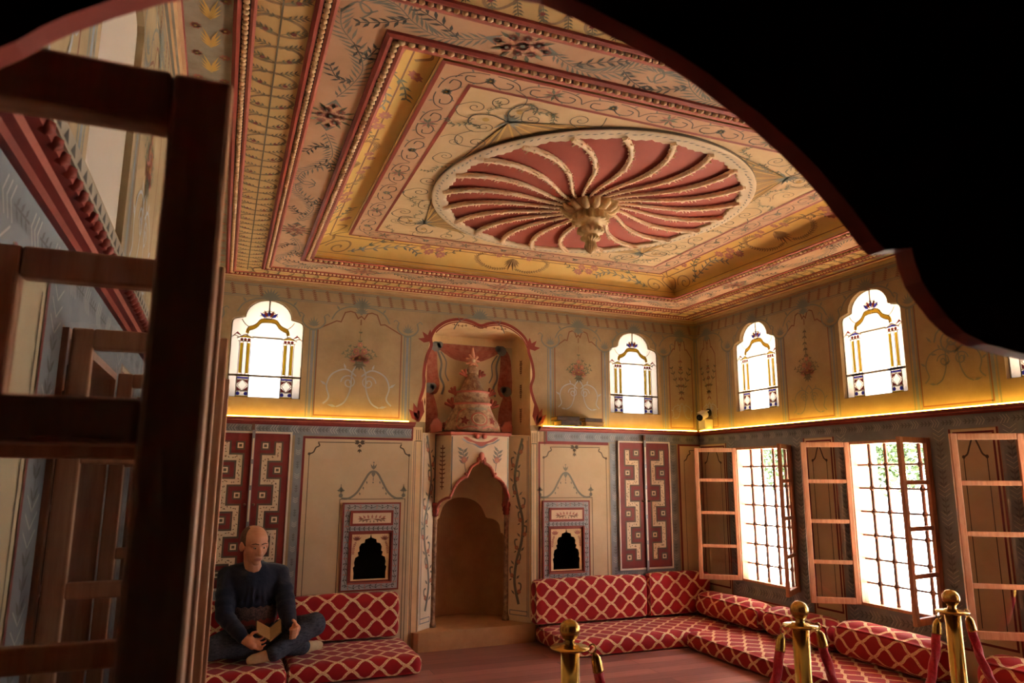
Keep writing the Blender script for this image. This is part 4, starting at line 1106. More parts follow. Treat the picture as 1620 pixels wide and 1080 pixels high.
prof = [(.275, 1.971), (.29, 1.995), (.286, 2.03), (.262, 2.085), (.232, 2.135), (.207, 2.19), (.19, 2.245), (.204, 2.25), (.204, 2.264), (.186, 2.268), (.19, 2.31), (.17, 2.365), (.182, 2.372), (.182, 2.386), (.135, 2.392), (.108, 2.43), (.088, 2.48), (.07, 2.53), (.058, 2.565), (.045, 2.575)]
def hm(i, j): return 'pink_trim' if i in (6, 7, 8, 11, 12, 13) else 'hood_stone'
rows = [[(FC+r*cos(2*PI*j/40), HY+r*sin(2*PI*j/40), z) for j in range(40)] for r, z in prof]
mb.grid(rows, hm, True, closed_u=True)
def fcone(a, b):
    z = b; r = prof[-1][0]
    for (r0, z0), (r1, z1) in zip(prof, prof[1:]):
        if z0 <= z <= z1: r = r0+(r1-r0)*(z-z0)/max(1e-6, z1-z0)
    an = -PI/2+a/max(r, .05); n = V((cos(an), sin(an), .25)).normalized(); return V((FC+r*cos(an), HY+r*sin(an), z)), n
p = Brush(mb, fcone)
p.line([(.08*cos(i*.33)-.0, 2.095+.062*sin(i*.33)) for i in range(19)], .014, 'pink_trim', closed=True); p.poly([(.07*cos(i*.42), 2.095+.054*sin(i*.42)) for i in range(15)], 'plaster_low')
for sd in (-1, 1):
    for k in range(5): p.up().leaf(sd*.15, 2.08, k*1.26, .05, .03, 'red_deep')
    p.frond(spline([(sd*.06, 2.32), (sd*.1, 2.30), (sd*.15, 2.33)], 4), .03, .014, 'line_brown', .005, 1); p.frond(spline([(0, 2.40), (sd*.03, 2.44), (sd*.01, 2.5)], 4), .03, .014, 'line_brown', .005, 1)
    p.line(spline([(sd*.02, 2.0), (sd*.1, 2.02), (sd*.2, 2.0), (sd*.24, 2.03)], 5), .012, 'pink_trim'); p.line(spline([(sd*.12, 2.2), (sd*.2, 2.16), (sd*.24, 2.06)], 5), .01, 'pink_trim')
p.frond([(-.1+.02*i, 2.2) for i in range(11)], .025, .012, 'line_grey', .005, 1)
build('hood', mb, t)
for sd in (-1, 1):
    for a, z, s in ((.245, 2.25, 1), (.215, 2.375, .85), (.105, 2.56, .8), (.285, 2.02, .9)):
        mb = MB()
        x = FC+sd*a
        for i in range(3):
            an = PI/2-sd*(.1+.55*i); q = V((x-sd*.04*s, HY-.02, z-.02*s)); mb.capsule(q, .016*s, q+V((cos(an), 0, sin(an)))*.075*s, .018*s, 'pink_trim', 8)
        mb.ball((x-sd*.045*s, HY-.02, z-.02*s), .026*s, 'pink_trim', 8); build('hood_scroll', mb, t)
mb = MB(); mb.ball((FC, HY-.01, 2.612), .055, 'hood_stone', 16, (1, .8, 1)); build('finial_ball', mb, t)
mb = MB(); mb.ball((FC, HY-.045, 2.70), .022, 'pale', 10)
for i in range(9):
    an = 2*PI*i/9; q = V((FC+.032*cos(an), HY-.02, 2.70+.036*sin(an))); mb.capsule(q, .021, q+V((.034*cos(an), .004, .034*sin(an))), .011, 'hood_pink', 8)
mb.capsule((FC, HY-.02, 2.765), .026, (FC, HY-.02, 2.835), .006, 'hood_pink', 8); mb.capsule((FC, HY-.02, 2.655), .02, (FC, HY-.02, 2.68), .015, 'pink_trim', 8)
build('finial', mb, t)
for x, y in ((1.938, 6.785), (2.700, 6.858)):
    mb = MB(); mb.lathe([(0, .001), (.036, .001), (.036, .03), (.026, .05), (.023, .09), (.0225, .96), (.022, 1.0)], (x, y, top), 'hood_stone', 14); c = build('column', mb, t)
    mb = MB(); mb.lathe([(.022, 0), (.034, .01), (.03, .03), (.04, .05), (.036, .07), (.048, .10), (.04, .13), (0, .13)], (x, y, top+1.001), 'red_trim', 14, wob=lambda i, a: .08*cos(6*a)); build('capital', mb, c)

# ------------------------------------------------------------------ ceiling medallion
t = thing('ceiling_medallion', (MC[0], MC[1], ZI), 'large round red ceiling medallion with spiralling cream ribs', 'ceiling medallion')
mb = MB(); mb.lathe([(0, -.012), (.3, -.012), (1.03, -.006), (1.04, -.001)], (*MC, ZI), 'disc_red', 72); build('disc', mb, t)
mb = MB(); n = 220
def rr(j): return 1.022-.018*abs(sin(j*PI*22/n*1.5))-.012*(j % 2)
ang = [2*PI*j/n for j in range(n)]
rows = [[(MC[0]+r(j)*cos(ang[j]), MC[1]+r(j)*sin(ang[j]), ZI+z) for j in range(n)] for r, z in ((lambda j: 1.105, -.002), (lambda j: 1.105, -.018), (lambda j: 1.095, -.022), (lambda j: 1.06, -.021), (lambda j: rr(j)+.01, -.025), (rr, -.022), (rr, -.006))]
mb.grid(rows, lambda i, j: 'line_dark' if i == 0 else 'pale', True, closed_u=True)
p = Brush(mb, lambda a, b: (V((a, b, ZI-.0235)), V((0, 0, -1))))
for i in range(150):
    a = 2*PI*i/150; r = 1.062; p.leaf(MC[0]+r*cos(a), MC[1]+r*sin(a), a+1.2+random.uniform(-.4, .4), .04, .012, 'line_grey')
build('rim', mb, t)
mb = MB(); path = []; K = 40
for i in range(K+1):
    u = i/K; r = .15+.88*u; th = R_(-14*((.6-r)/.37)**2 if r < .6 else -9*((r-.6)/.44)**2)-R_(115)
    path.append((r*cos(th), r*sin(th), -.026))
mb.tube(path, [(.008+.010*(i/K)**.8)*(1+.16*(i % 2)) for i in range(K+1)], 'rib_cream', 7)
for i in range(2, K):
    x, y, z = path[i]; x2, y2, _ = path[i+1]; an = math.atan2(y2-y, x2-x); w = .008+.010*(i/K)**.8
    for sd in (-1, 1):
        q = V((x, y, z)); mb.capsule(q, w*.55, q+V((cos(an+sd*.9), sin(an+sd*.9), random.uniform(-.9, .1)))*w*random.uniform(1.2, 2.0), .003, 'rib_cream', 5)
for i in (22,): mb.ball((path[i][0], path[i][1], -.034), .02, 'rib_cream', 8, (1, 1, .7))
r0 = build('rib', mb, t, loc=(0, 0, 0))
for k in range(1, 22):
    c = r0.copy(); C.objects.link(c); c.rotation_euler.z = 2*PI*k/22
mb = MB(); H = (*MC, ZI)
mb.lathe([(.0, -.014), (.16, -.014), (.185, -.03), (.17, -.055), (.12, -.07), (.09, -.075)], H, 'boss_gold', 72, wob=lambda i, a: .10*cos(14*a)*(1 if 1 < i < 4 else 0))
for k in range(14):
    a = 2*PI*k/14; d = V((cos(a), sin(a), 0)); b = V(H)
    mb.tube([b+d*.10+V((0, 0, -.066)), b+d*.15+V((0, 0, -.075)), b+d*.185+V((0, 0, -.06)), b+d*.2+V((0, 0, -.04)), b+d*.185+V((0, 0, -.03))], [.02, .026, .022, .015, .008], 'boss_gold', 7)
build('boss_rosette', mb, t)
mb = MB()
mb.lathe([(.10, -.075), (.115, -.10), (.112, -.13), (.125, -.15), (.10, -.152), (.07, -.158), (.062, -.18), (.085, -.20), (.088, -.225), (.075, -.232), (.05, -.238), (.052, -.25), (.066, -.266), (.058, -.278), (.036, -.284), (.034, -.30), (.042, -.325), (.03, -.355), (.006, -.378), (0, -.38)], H, 'boss_gold', 72, wob=lambda i, a: .13*cos(16*a)*(1 if i in (1, 2, 3, 7, 8, 12, 13, 15, 16, 17) else 0))
build('boss_pendant', mb, t)
# ------------------------------------------------------------------ cushions
def cushion(name, b, r, label, cat, group, axis='x', puff=.012, seed=0):
    x0, y0, z0, x1, y1, z1 = b; mb = MB(); rnd = random.Random(seed)
    ph = [rnd.uniform(0, 6) for _ in range(6)]
    def rnd_pt(q):
        c = V((min(max(q.x, x0+r), x1-r), min(max(q.y, y0+r), y1-r), min(max(q.z, z0+r), z1-r))); d = q-c
        p = c+d.normalized()*r if d.length > 1e-6 else q
        fx, fy, fz = (p.x-x0)/(x1-x0), (p.y-y0)/(y1-y0), (p.z-z0)/(z1-z0)
        w = math.sqrt(max(0, sin(PI*min(1, max(0, fx)))*sin(PI*min(1, max(0, fy)))))
        n = .5+.25*sin(7*p.x+ph[0])*sin(6*p.y+ph[1])+.25*sin(13*p.x+9*p.y+ph[2])
        if fz > .5: p.z += puff*(w*1.3+.5*(n-.5))*(fz-.5)*2
        wz = sin(PI*min(1, max(0, fz)))
        p.y += (1 if fy > .5 else -1)*abs(fy-.5)*2*wz*puff*.4*(n-.6) if fy > .5 else -abs(fy-.5)*2*wz*puff*.6*n
        p.x += (fx-.5)*2*wz*puff*.5*n
        return p
    def face(o, u, v, nu, nv, uvf):
        rows, uvs = [], []
        for j in range(nv+1):
            row, ur = [], []
            for i in range(nu+1):
                q = o+u*(i/nu)+v*(j/nv); row.append(rnd_pt(q)); ur.append(uvf(q))
            rows.append(row); uvs.append(ur)
        mb.grid(rows, 'damask', True, uvrows=uvs)
    dx, dy, dz = x1-x0, y1-y0, z1-z0; nx, ny, nz = [max(4, int(d/.03)) for d in (dx, dy, dz)]
    X, Y, Z = V((dx, 0, 0)), V((0, dy, 0)), V((0, 0, dz)); O = V((x0, y0, z0)); k = rnd.uniform(0, 1)
    if axis == 'x': f1 = lambda q: (q.x+k, q.z); ft = lambda q: (q.x+k, z1+q.y-y0); fs = lambda q: (q.y+k, q.z); fb = lambda q: (q.x+k, q.z)
    else: f1 = lambda q: (q.x+k, q.z); ft = lambda q: (-q.y+k, z1+q.x-x0); fs = lambda q: (-q.y+k, q.z); fb = lambda q: (q.x+k, q.z)
    face(O, X, Z, nx, nz, f1); face(O+Y, X, Z, nx, nz, fb); face(O, Y, Z, ny, nz, fs); face(O+X, Y, Z, ny, nz, fs)
    face(O+Z, X, Y, nx, ny, ft); face(O, X, Y, nx, ny, ft)
    o = build(name, mb); tag(o, label, cat, group)
    w = o.modifiers.new('Weld', 'WELD'); w.merge_threshold = .0008
    return o
SG, BG = 'red damask seat cushions on the floor', 'red damask back cushions along the walls'
cushion('seat_cushion', (.575, 5.86, .002, 1.60, 6.61, .146), .045, 'red and gold seat cushion on the floor between the man and the hearth', 'cushion', SG, seed=1)
cushion('seat_cushion', (-.24, 5.80, .002, .566, 6.61, .146), .045, 'red and gold seat cushion under the seated man', 'cushion', SG, seed=2)
cushion('seat_cushion', (2.90, 5.875, .002, 4.87, 6.61, .146), .045, 'long red and gold seat cushion below the right niche and cupboard', 'cushion', SG, seed=3)
cushion('seat_cushion', (4.09, 3.0, .002, 4.87, 5.865, .150), .05, 'long red and gold seat cushion running along the window wall', 'cushion', SG, 'y', seed=4)
cushion('back_cushion', (.62, 6.462, .168, 1.55, 6.605, .535), .05, 'upright red back cushion between the man and the fireplace', 'cushion', BG, seed=5)
cushion('back_cushion', (-.22, 6.462, .168, .61, 6.605, .53), .05, 'upright red back cushion directly behind the seated man', 'cushion', BG, seed=6)
cushion('back_cushion', (2.845, 6.462, .168, 4.085, 6.605, .57), .05, 'wide upright red back cushion under the right niche, beside the hearth', 'cushion', BG, seed=7)
cushion('back_cushion', (4.10, 6.462, .168, 4.86, 6.605, .575), .05, 'upright red back cushion in the room corner under the red cupboard', 'cushion', BG, seed=8)
G3 = 'low red bolsters under the windows'
for y0, y1, z, s, lb in ((5.47, 6.45, .395, 9, 'low red bolster under the corner window, first from the corner'), (4.655, 5.455, .40, 10, 'low red bolster between the two windows, second from the corner'), (3.70, 4.64, .425, 11, 'low red bolster under the middle window, just behind the brass post'), (2.7, 3.46, .42, 12, 'low red bolster at right edge, nearest the viewer')):
    cushion('bolster_cushion', (4.585, y0, .168, 4.865, y1, z), .105, lb, 'cushion', G3, 'y', .018, s)

# ------------------------------------------------------------------ books on the ledge
def ledge_book(x0, x1, z0, h, dy, rot, m, label):
    t = thing('book', ((x0+x1)/2, YB-.11, z0), label, 'book', 'old books on the wall ledge'); w = (x1-x0)/2
    for nm, bx, mt in (('cover', None, m), ('pages', (-w+.006, -.075, .004, w-.004, .082, h-.004), 'paper')):
        mb = MB()
        if nm == 'cover':
            mb.box(-w, -.09, 0, w, .085, .004, mt); mb.box(-w, -.09, h-.004, w, .085, h, mt); mb.box(-w, -.09, .004, -w+.005, .085, h-.004, mt) if m == 'book_tan' else mb.box(-w, -.09, .004, w, -.083, h-.004, mt)
        else: mb.box(*bx, mt)
        o = build(nm, mb, t, loc=(0, 0, 0), bevel=.0015)
    t.rotation_euler.z = rot
z0 = 2.0515
ledge_book(3.11, 3.34, z0, .046, 0, .03, 'book_cover', 'dark book at the bottom of the left pile on the ledge')
ledge_book(3.075, 3.32, z0+.0475, .040, 0, -.05, 'book_cover', 'dark book on top of the left pile on the ledge')
ledge_book(3.385, 3.60, z0, .042, 0, .0, 'book_tan', 'light edged book at the bottom of the right pile on the ledge')
ledge_book(3.37, 3.575, z0+.0435, .034, 0, .07, 'book_cover', 'worn book with loose pages on top of the right pile')

# ------------------------------------------------------------------ security camera
t = thing('security_camera', (4.9, 6.42, 2.06), 'white security camera with junction box above the ledge in the room corner', 'security camera')
mb = MB(); mb.box(4.795, 6.375, 2.056, 4.9035, 6.485, 2.165, 'cam_white'); build('junction_box', mb, t, bevel=.006)
mb = MB(); mb.lathe([(0, -.001), (.045, -.001), (.042, -.02), (.02, -.03), (0, -.03)], (4.9035, 6.44, 2.24), 'cam_black', 18, 'x'); mb.capsule((4.875, 6.44, 2.238), .018, (4.84, 6.415, 2.22), .018, 'cam_black'); build('mount', mb, t)
mb = MB(); a, b = V((4.835, 6.41, 2.215)), V((4.690, 6.32, 2.170)); d = (b-a).normalized()
mb.tube([a, a+d*.012, b-d*.01, b], [.03, .040, .040, .038], 'cam_white', 20); o = build('body', mb, t)
mb = MB(); mb.tube([b+d*.0005, b+d*.004], [.036, .033], 'cam_black', 20); mb.ball(b+d*.003, .014, 'cam_black', 10); build('lens', mb, t)
mb = MB(); mb.box(-.042, -.004, 0, .042, .004, .13, 'cam_white', Matrix.Translation(a+V((0, 0, .043))) @ d.to_track_quat('Z', 'Y').to_matrix().to_4x4()); build('sun_shield', mb, t)

# ------------------------------------------------------------------ brass posts and ropes
POST = [(1.387, 2.80), (2.614, 2.815), (3.644, 2.815)]
def stanchion(x, y, label):
    t = thing('barrier_post', (x, y, 0), label, 'barrier post', 'brass barrier posts')
    mb = MB(); mb.lathe([(0, .001), (.155, .001), (.155, .012), (.13, .024), (.07, .036), (.045, .05), (0, .05)], (x, y, 0), 'brass', 36); build('base', mb, t)
    mb = MB(); mb.lathe([(.038, .045), (.038, .845), (0, .845)], (x, y, 0), 'brass', 32); build('pole', mb, t)
    mb = MB(); mb.lathe([(0, .844), (.044, .844), (.046, .853), (.08, .855), (.081, .859), (.08, .862), (.044, .864), (.036, .872), (0, .872)], (x, y, 0), 'brass', 36); build('collar', mb, t)
    mb = MB(); mb.lathe([(.02, .871), (.022, .876), (.018, .882), (.022, .888), (.020, .892)], (x, y, 0), 'brass', 24); mb.ball((x, y, .928), .0425, 'brass', 28); build('ball_finial', mb, t)
    return t
stanchion(*POST[0], 'brass barrier post with ball top in front of the hearth, standing farthest from the windows')
stanchion(*POST[1], 'middle brass barrier post with ropes hanging on both sides')
stanchion(*POST[2], 'brass barrier post with ball top in front of the open casement at right')
def rope(p, q, label):
    p, q = V(p), V(q); d = (q-p).normalized(); d.z = 0; d.normalize()
    a, b = p+d*.083, q-d*.083; t = thing('barrier_rope', ((a+b)/2).to_tuple(), label, 'rope', 'red barrier ropes')
    e = []
    for s, sg in ((a, 1), (b, -1)):
        mb = MB(); u = d*sg
        s = s+u*.0205
        mb.tube([s+u*.018*cos(2*PI*i/14)+V((0, 0, .846+.018*sin(2*PI*i/14))) for i in range(14)], .0032, 'brass', 6, closed=True)
        ax = (u*.22+V((0, 0, -1))).normalized(); c = s+u*.012+V((0, 0, .828)); pts = [c+ax*h for h in (0, .006, .02, .05, .068, .075, .076)]
        mb.tube(pts, [.006, .012, .02, .0225, .0225, .024, .021], 'brass', 18); build('end_cap', mb, t); e.append((c+ax*.0725, ax))
    (s0, a0), (s1, a1) = e; L = (s1-s0).length; c0, c1 = s0+a0*.62, s1+a1*.62; path = []
    for i in range(121):
        k = i/120; path.append(s0*(1-k)**3+c0*3*k*(1-k)**2+c1*3*k*k*(1-k)+s1*k**3)
    mb = MB(); mb.tube(path, .0205, 'rope', 18, lobes=3, twist=.22, depth=.17); build('twisted_cord', mb, t)
P3 = [(x, y, 0) for x, y in POST]
rope(P3[0], P3[1], 'red twisted rope between the hearth side post and the middle post')
rope(P3[1], P3[2], 'red twisted rope between the middle post and the post by the open casement')
rope(P3[2], (4.78, 2.80, 0), 'red twisted rope running from the casement side post towards the window wall')

# ------------------------------------------------------------------ seated man
t = thing('person', (.32, 6.2, .15), 'man in dark blue sweater sitting cross-legged on the red cushions, holding an open book', 'person')
def remesh(o, vox, it=6, fac=.5):
    m = o.modifiers.new('Remesh', 'REMESH'); m.mode = 'VOXEL'; m.voxel_size = vox; m.use_smooth_shade = True
    s = o.modifiers.new('Smooth', 'SMOOTH'); s.iterations = it; s.factor = fac
    return o
HC = V((.297, 6.165, .992)); yaw, pit = .36, -.20
HM = Matrix.Translation(HC) @ Matrix.Rotation(yaw, 4, 'Z') @ Matrix.Rotation(-pit, 4, 'X')     # local: x to viewer right, -y forward, z up
def hp(x, y, z): return HM @ V((x, -y, z))
def ell(mb, c, r, m, n=20):
    rows = []
    for i in range(1, n//2):
        a = PI*i/(n//2); rows.append([hp(c[0]+r[0]*sin(a)*cos(2*PI*j/n), c[1]+r[1]*sin(a)*sin(2*PI*j/n), c[2]+r[2]*cos(a)) for j in range(n)])
    mb.grid(rows, m, True, closed_u=True); mb.face([p for p in rows[0]][::-1], m, True); mb.face(rows[-1], m, True)
mb = MB()
for c, r in (((0, -.022, .042), (.099, .118, .100)), ((0, .02, .045), (.088, .085, .078)), ((0, .03, -.03), (.08, .082, .085)), ((0, .036, -.085), (.062, .062, .05)), ((0, .076, -.117), (.03, .024, .026)),
             ((-.046, .06, -.028), (.032, .034, .035)), ((.046, .06, -.028), (.032, .034, .035)), ((-.098, -.008, -.012), (.016, .03, .04)), ((.098, -.008, -.012), (.016, .03, .04)),
             ((-.016, .113, -.044), (.011, .013, .011)), ((.016, .113, -.044), (.011, .013, .011)), ((0, .088, -.082), (.034, .02, .02))): ell(mb, c, r, 'skin')
for a, b in (((0, .096, .015), (0, .128, -.04)),): mb.capsule(hp(*a), .012, hp(*b), .0165, 'skin')
for sd in (-1, 1): mb.capsule(hp(sd*.016, .099, .024), .012, hp(sd*.06, .082, .022), .012, 'skin')
mb.capsule(hp(0, -.03, -.08), .064, (.305, 6.235, .80), .072, 'skin')
mb.capsule((.305, 6.24, .80), .07, (.31, 6.26, .45), .10, 'skin')
def finger(root, dirs, lens, r, mb):
    p = V(root)
    for d, L in zip(dirs, lens):
        q = p+V(d).normalized()*L; mb.capsule(p, r, q, r*.9, 'skin', 10); p = q; r *= .92
SH = [(.112, 6.285, .742), (.518, 6.285, .742)]; EL = [(.115, 6.13, .475), (.565, 6.13, .50)]; WRI = [(.245, 5.965, .345), (.592, 5.985, .405)]
for k in (0, 1): mb.capsule(SH[k], .045, EL[k], .042, 'skin'); mb.capsule(EL[k], .042, WRI[k], .03, 'skin')
mb.capsule((.12, 6.285, .76), .05, (.5, 6.285, .76), .05, 'skin')
# viewer-left hand, open, palm up towards the book
w = V(WRI[0]); pc = V((.298, 5.928, .312))
mb.capsule(w, .030, pc, .034, 'skin'); mb.capsule(w+V((.01, -.02, -.02)), .026, pc+V((.022, -.024, -.022)), .026, 'skin'); mb.capsule(w+V((.02, .01, .01)), .022, pc+V((.012, .02, .018)), .022, 'skin')
for i, (o, L) in enumerate((((.028, .018, .02), .9), ((.034, .002, .004), 1.05), ((.036, -.016, -.014), 1.0), ((.032, -.034, -.032), .82))):
    finger(pc+V(o), [(1, -.25-.05*i, -.1-.12*i), (.85, -.3, .12-.1*i), (.6, -.25, .5)], [.034*L, .028*L, .022*L], .0115-.0006*i, mb)
finger(pc+V((.0, .02, .034)), [(.45, -.1, .75), (.9, -.3, .2)], [.036, .032], .0135, mb)
# viewer-right hand, fingers curled round the book edge, thumb up
w = V(WRI[1]); pc = V((.618, 5.945, .372))
mb.capsule(w, .030, pc, .036, 'skin'); mb.capsule(w+V((.01, -.01, .01)), .026, pc+V((.012, -.012, .016)), .030, 'skin'); mb.capsule(w, .026, pc+V((.004, .008, -.022)), .028, 'skin')
for i in range(4):
    finger(pc+V((.012-.002*i, -.034+.004*i, .022-.021*i)), [(-.25, -1, -.1), (-1, -.25, -.15), (-.55, .75, -.1)], [.026-.001*i, .032-.002*i, .020], .0125-.0006*i, mb)
finger(pc+V((.0, -.012, .036)), [(-.1, -.45, .9), (-.55, -.5, .5)], [.034, .030], .0145, mb)
# legs and feet under the clothes
HIP = [(.20, 6.27, .28), (.42, 6.27, .28)]; KN = [(.045, 6.07, .262), (.775, 6.10, .375)]; AN = [(.70, 6.125, .208), (.478, 5.945, .218)]
mb.capsule((.31, 6.27, .5), .11, (.31, 6.27, .28), .12, 'skin')
for k in (0, 1): mb.capsule(HIP[k], .07, KN[k], .055, 'skin'); mb.capsule(KN[k], .05, AN[k], .034, 'skin')
TO = [(.815, 6.165, .215), (.335, 5.955, .196)]
for k in (0, 1): mb.capsule(AN[k], .034, TO[k], .026, 'skin')
body = remesh(build('body', mb, t), .006, 5, .45)
# face details
for sd in (-1, 1):
    mb = MB(); mb.ball(hp(sd*.034, .0872, .001), .0128, 'eye_white', 14); e = build('eye', mb, t)
    mb = MB(); mb.ball(hp(sd*.034+.002, .0945, -.001), .0072, 'eye_dark', 12); build('iris', mb, e)
    mb = MB(); mb.capsule(hp(sd*.018, .0975, .0115), .004, hp(sd*.05, .085, .0095), .0038, 'skin', 8); build('eyelid', mb, t)
for sd in (-1, 1): mb = MB(); mb.capsule(hp(sd*.014, .107, .030), .0042, hp(sd*.038, .103, .036), .0042, 'hair', 8); mb.capsule(hp(sd*.038, .103, .036), .0042, hp(sd*.062, .088, .029), .003, 'hair', 8); build('eyebrow', mb, t)
mb = MB(); mb.capsule(hp(-.024, .1, -.083), .0045, hp(0, .108, -.080), .0055, 'lip', 8); mb.capsule(hp(0, .108, -.080), .0055, hp(.024, .1, -.083), .0045, 'lip', 8); mb.capsule(hp(-.018, .102, -.092), .0055, hp(.018, .102, -.092), .0055, 'lip', 8)
build('mouth', mb, t)
mb = MB(); rows = []
for i in range(15):
    el = -.55+1.62*i/14; row = []
    for j in range(33):
        lim = 1.12+.30*max(0, el)**1.2*1.0
        az = lim+(2*PI-2*lim)*j/32; r = 1.055 if 0 < i < 14 and 0 < j < 32 else .99
        row.append(hp(.099*r*cos(el)*sin(az), -.022+.118*r*cos(el)*cos(az), .042+.100*r*sin(el)))
    rows.append(row)
mb.grid(rows, 'hair', True); build('hair', mb, t)
# sweater
mb = MB(); S = 'sweater'
def blob(mb, c, r, m, n=20):
    mb.ball(c, 1, m, n, r)
blob(mb, (.312, 6.275, .66), (.205, .135, .21), S); blob(mb, (.312, 6.26, .49), (.18, .14, .15), S); mb.capsule((.13, 6.29, .745), .080, (.50, 6.29, .745), .080, S)
for x in (.16, .47): mb.capsule((.305, 6.26, .80), .075, (x, 6.285, .758), .072, S)
mb.capsule((.304, 6.25, .80), .085, (.302, 6.235, .862), .070, S); mb.capsule((.25, 6.28, .80), .06, (.36, 6.28, .80), .06, S)
for k in (0, 1):
    mb.capsule(SH[k], .080, EL[k], .070, S); mb.capsule(EL[k], .074, WRI[k], .046, S)
    d = (V(WRI[k])-V(EL[k])).normalized(); mb.capsule(V(WRI[k])-d*.012, .047, V(WRI[k])+d*.002, .045, S)
    for f in (.25, .5, .72): c = V(EL[k]).lerp(V(WRI[k]), f); mb.ball(c, .074-.028*f, S, 14)
    for f in (.45, .7, .9): c = V(SH[k]).lerp(V(EL[k]), f); mb.ball(c+V((0, -.006, 0)), .086-.014*f, S, 14)
for i in range(5): x = .22+.045*i; mb.capsule((x, 6.135+abs(i-2)*.008, .53), .014, (x+.01*(2-i), 6.13+abs(i-2)*.008, .67), .004, S)
sw = remesh(build('sweater', mb, t), .011, 4, .4)
tx = bpy.data.textures.new('folds', 'CLOUDS'); tx.noise_scale = .11
d = sw.modifiers.new('Folds', 'DISPLACE'); d.texture = tx; d.strength = .022; d.mid_level = .5; d.texture_coords = 'GLOBAL'
# sash
mb = MB(); rows = []
for z, k in ((.375, .97), (.40, 1.0), (.435, 1.02), (.47, 1.02), (.505, 1.0), (.53, .96)): rows.append([(.312+.192*k*cos(2*PI*j/40), 6.255+.152*k*sin(2*PI*j/40), z+.008*sin(3*j)) for j in range(40)])
mb.grid(rows, lambda i, j: 'berry' if i == 1 else 'sash', True, closed_u=True)
sash = build('sash', mb, t, label='dark patterned cloth sash'); s = sash.modifiers.new('Solid', 'SOLIDIFY'); s.thickness = .008
# trousers
mb = MB(); D = 'denim'
blob(mb, (.31, 6.275, .30), (.205, .15, .145), D)
for k in (0, 1):
    mb.capsule(HIP[k], .112, KN[k], .092, D); mb.capsule(KN[k], .090, AN[k], .060, D)
    for f in (.3, .6, .85): mb.ball(V(KN[k]).lerp(V(AN[k]), f)+V((0, 0, .004)), .088-.024*f, D, 14)
tr = remesh(build('trousers', mb, t), .011, 4, .4)
d = tr.modifiers.new('Folds', 'DISPLACE'); d.texture = tx; d.strength = .024; d.mid_level = .5; d.texture_coords = 'GLOBAL'
for k in (0, 1):
    mb = MB(); a, b = V(AN[k]), V(TO[k]); dd = (b-a).normalized()
    mb.capsule(a-dd*.02, .046, a+dd*.02+V((0, 0, -.004)), .045, 'sock'); mb.capsule(a+V((0, 0, -.01)), .044, b+V((0, 0, -.008)), .038, 'sock'); mb.capsule(a.lerp(b, .5), .042, b+dd*.022+V((0, 0, -.012)), .032, 'sock'); mb.ball(a-dd*.012+V((0, 0, -.012)), .042, 'sock', 14)
    remesh(build('sock', mb, t), .007, 5, .5)
# open book in his hands
t2 = thing('open_book', (.465, 5.93, .27), 'old open book with tan pages held in the man\'s hands', 'book')
def half(sd, name_c, name_p):
    a = V((.462, 5.925, .282)); u = V((-.105, .03, .058)) if sd < 0 else V((.082, .02, .062)); v = V((0, .085, .075)); n = u.cross(v).normalized()*(1 if sd > 0 else -1)
    if n.z < 0: n = -n
    mb = MB(); f = lambda p, q, h: a+u*p+v*q+n*h
    def slab(p0, q0, p1, q1, h0, h1, m):
        P = [f(p, q, h) for p in (p0, p1) for q in (q0, q1) for h in (h0, h1)]; b = len(mb.v); mb.v += [tuple(x) for x in P]
        for fc in ((0, 1, 3, 2), (4, 6, 7, 5), (0, 4, 5, 1), (2, 3, 7, 6), (0, 2, 6, 4), (1, 5, 7, 3)): mb.f.append(tuple(b+i for i in fc)); mb.m.append(m); mb.sm.append(False); mb.uv.append(None)
    slab(0.01, 0, 1, 1, 0, .004, 'book_cover' if sd < 0 else 'book_tan'); build('cover', mb, t2)
    mb.__init__(); slab(.03, .02, .96, .98, .0042, .018, 'paper'); build('pages', mb, t2)
half(-1, '', ''); half(1, '', '')

t.location.z += .016; t2.location.z += .038; t2.location.x -= .02
# ------------------------------------------------------------------ outside
mb = MB(); mb.box(5.6, -20, -1.3, 60, 40, -1.2, 'ground_out'); mb.box(-60, -20, -1.3, -1.2, 40, -1.2, 'ground_out')
o = build('ground_outside', mb, kind='structure', label='sunlit pale courtyard outside the windows', category='ground')
def tree(x, y, z, r, n, label, seed):
    t = thing('tree', (x, y, -1.2), label, 'tree', 'trees outside the windows'); rnd = random.Random(seed)
    mb = MB(); mb.tube([(x, y, -1.2), (x+.05, y, 0), (x, y+.05, z)], [.14, .1, .05], 'bark', 8); build('trunk', mb, t)
    mb = MB()
    for i in range(n):
        d = V((rnd.gauss(0, 1), rnd.gauss(0, 1), rnd.gauss(0, 1))).normalized()*r*rnd.random()**.45; d.z *= .75; c = V((x, y, z))+d
        u = V((rnd.gauss(0, 1), rnd.gauss(0, 1), rnd.gauss(0, .6))).normalized(); w = u.cross(V((rnd.gauss(0, 1), rnd.gauss(0, 1), 1))).normalized(); L = rnd.uniform(.06, .12)
        mb.face([c, c+u*L*.5+w*L*.28, c+u*L, c+u*L*.5-w*L*.28], 'foliage')
    build('foliage', mb, t, kind='stuff')
tree(9.4, 8.3, 1.98, .95, 3800, 'bright green tree seen through the middle barred window', 3)
tree(9.8, 10.6, 1.95, .85, 2800, 'bright green tree seen through the corner barred window', 4)
mb = MB()
for i in range(6):
    a = i*.9; mb.tube(spline([(7.4, 5.2, .62), (7.4+.2*cos(a), 5.2+.3*sin(a), .72), (7.4+.35*cos(a), 5.2+.5*sin(a), .66)], 5), .012, 'bark', 5)

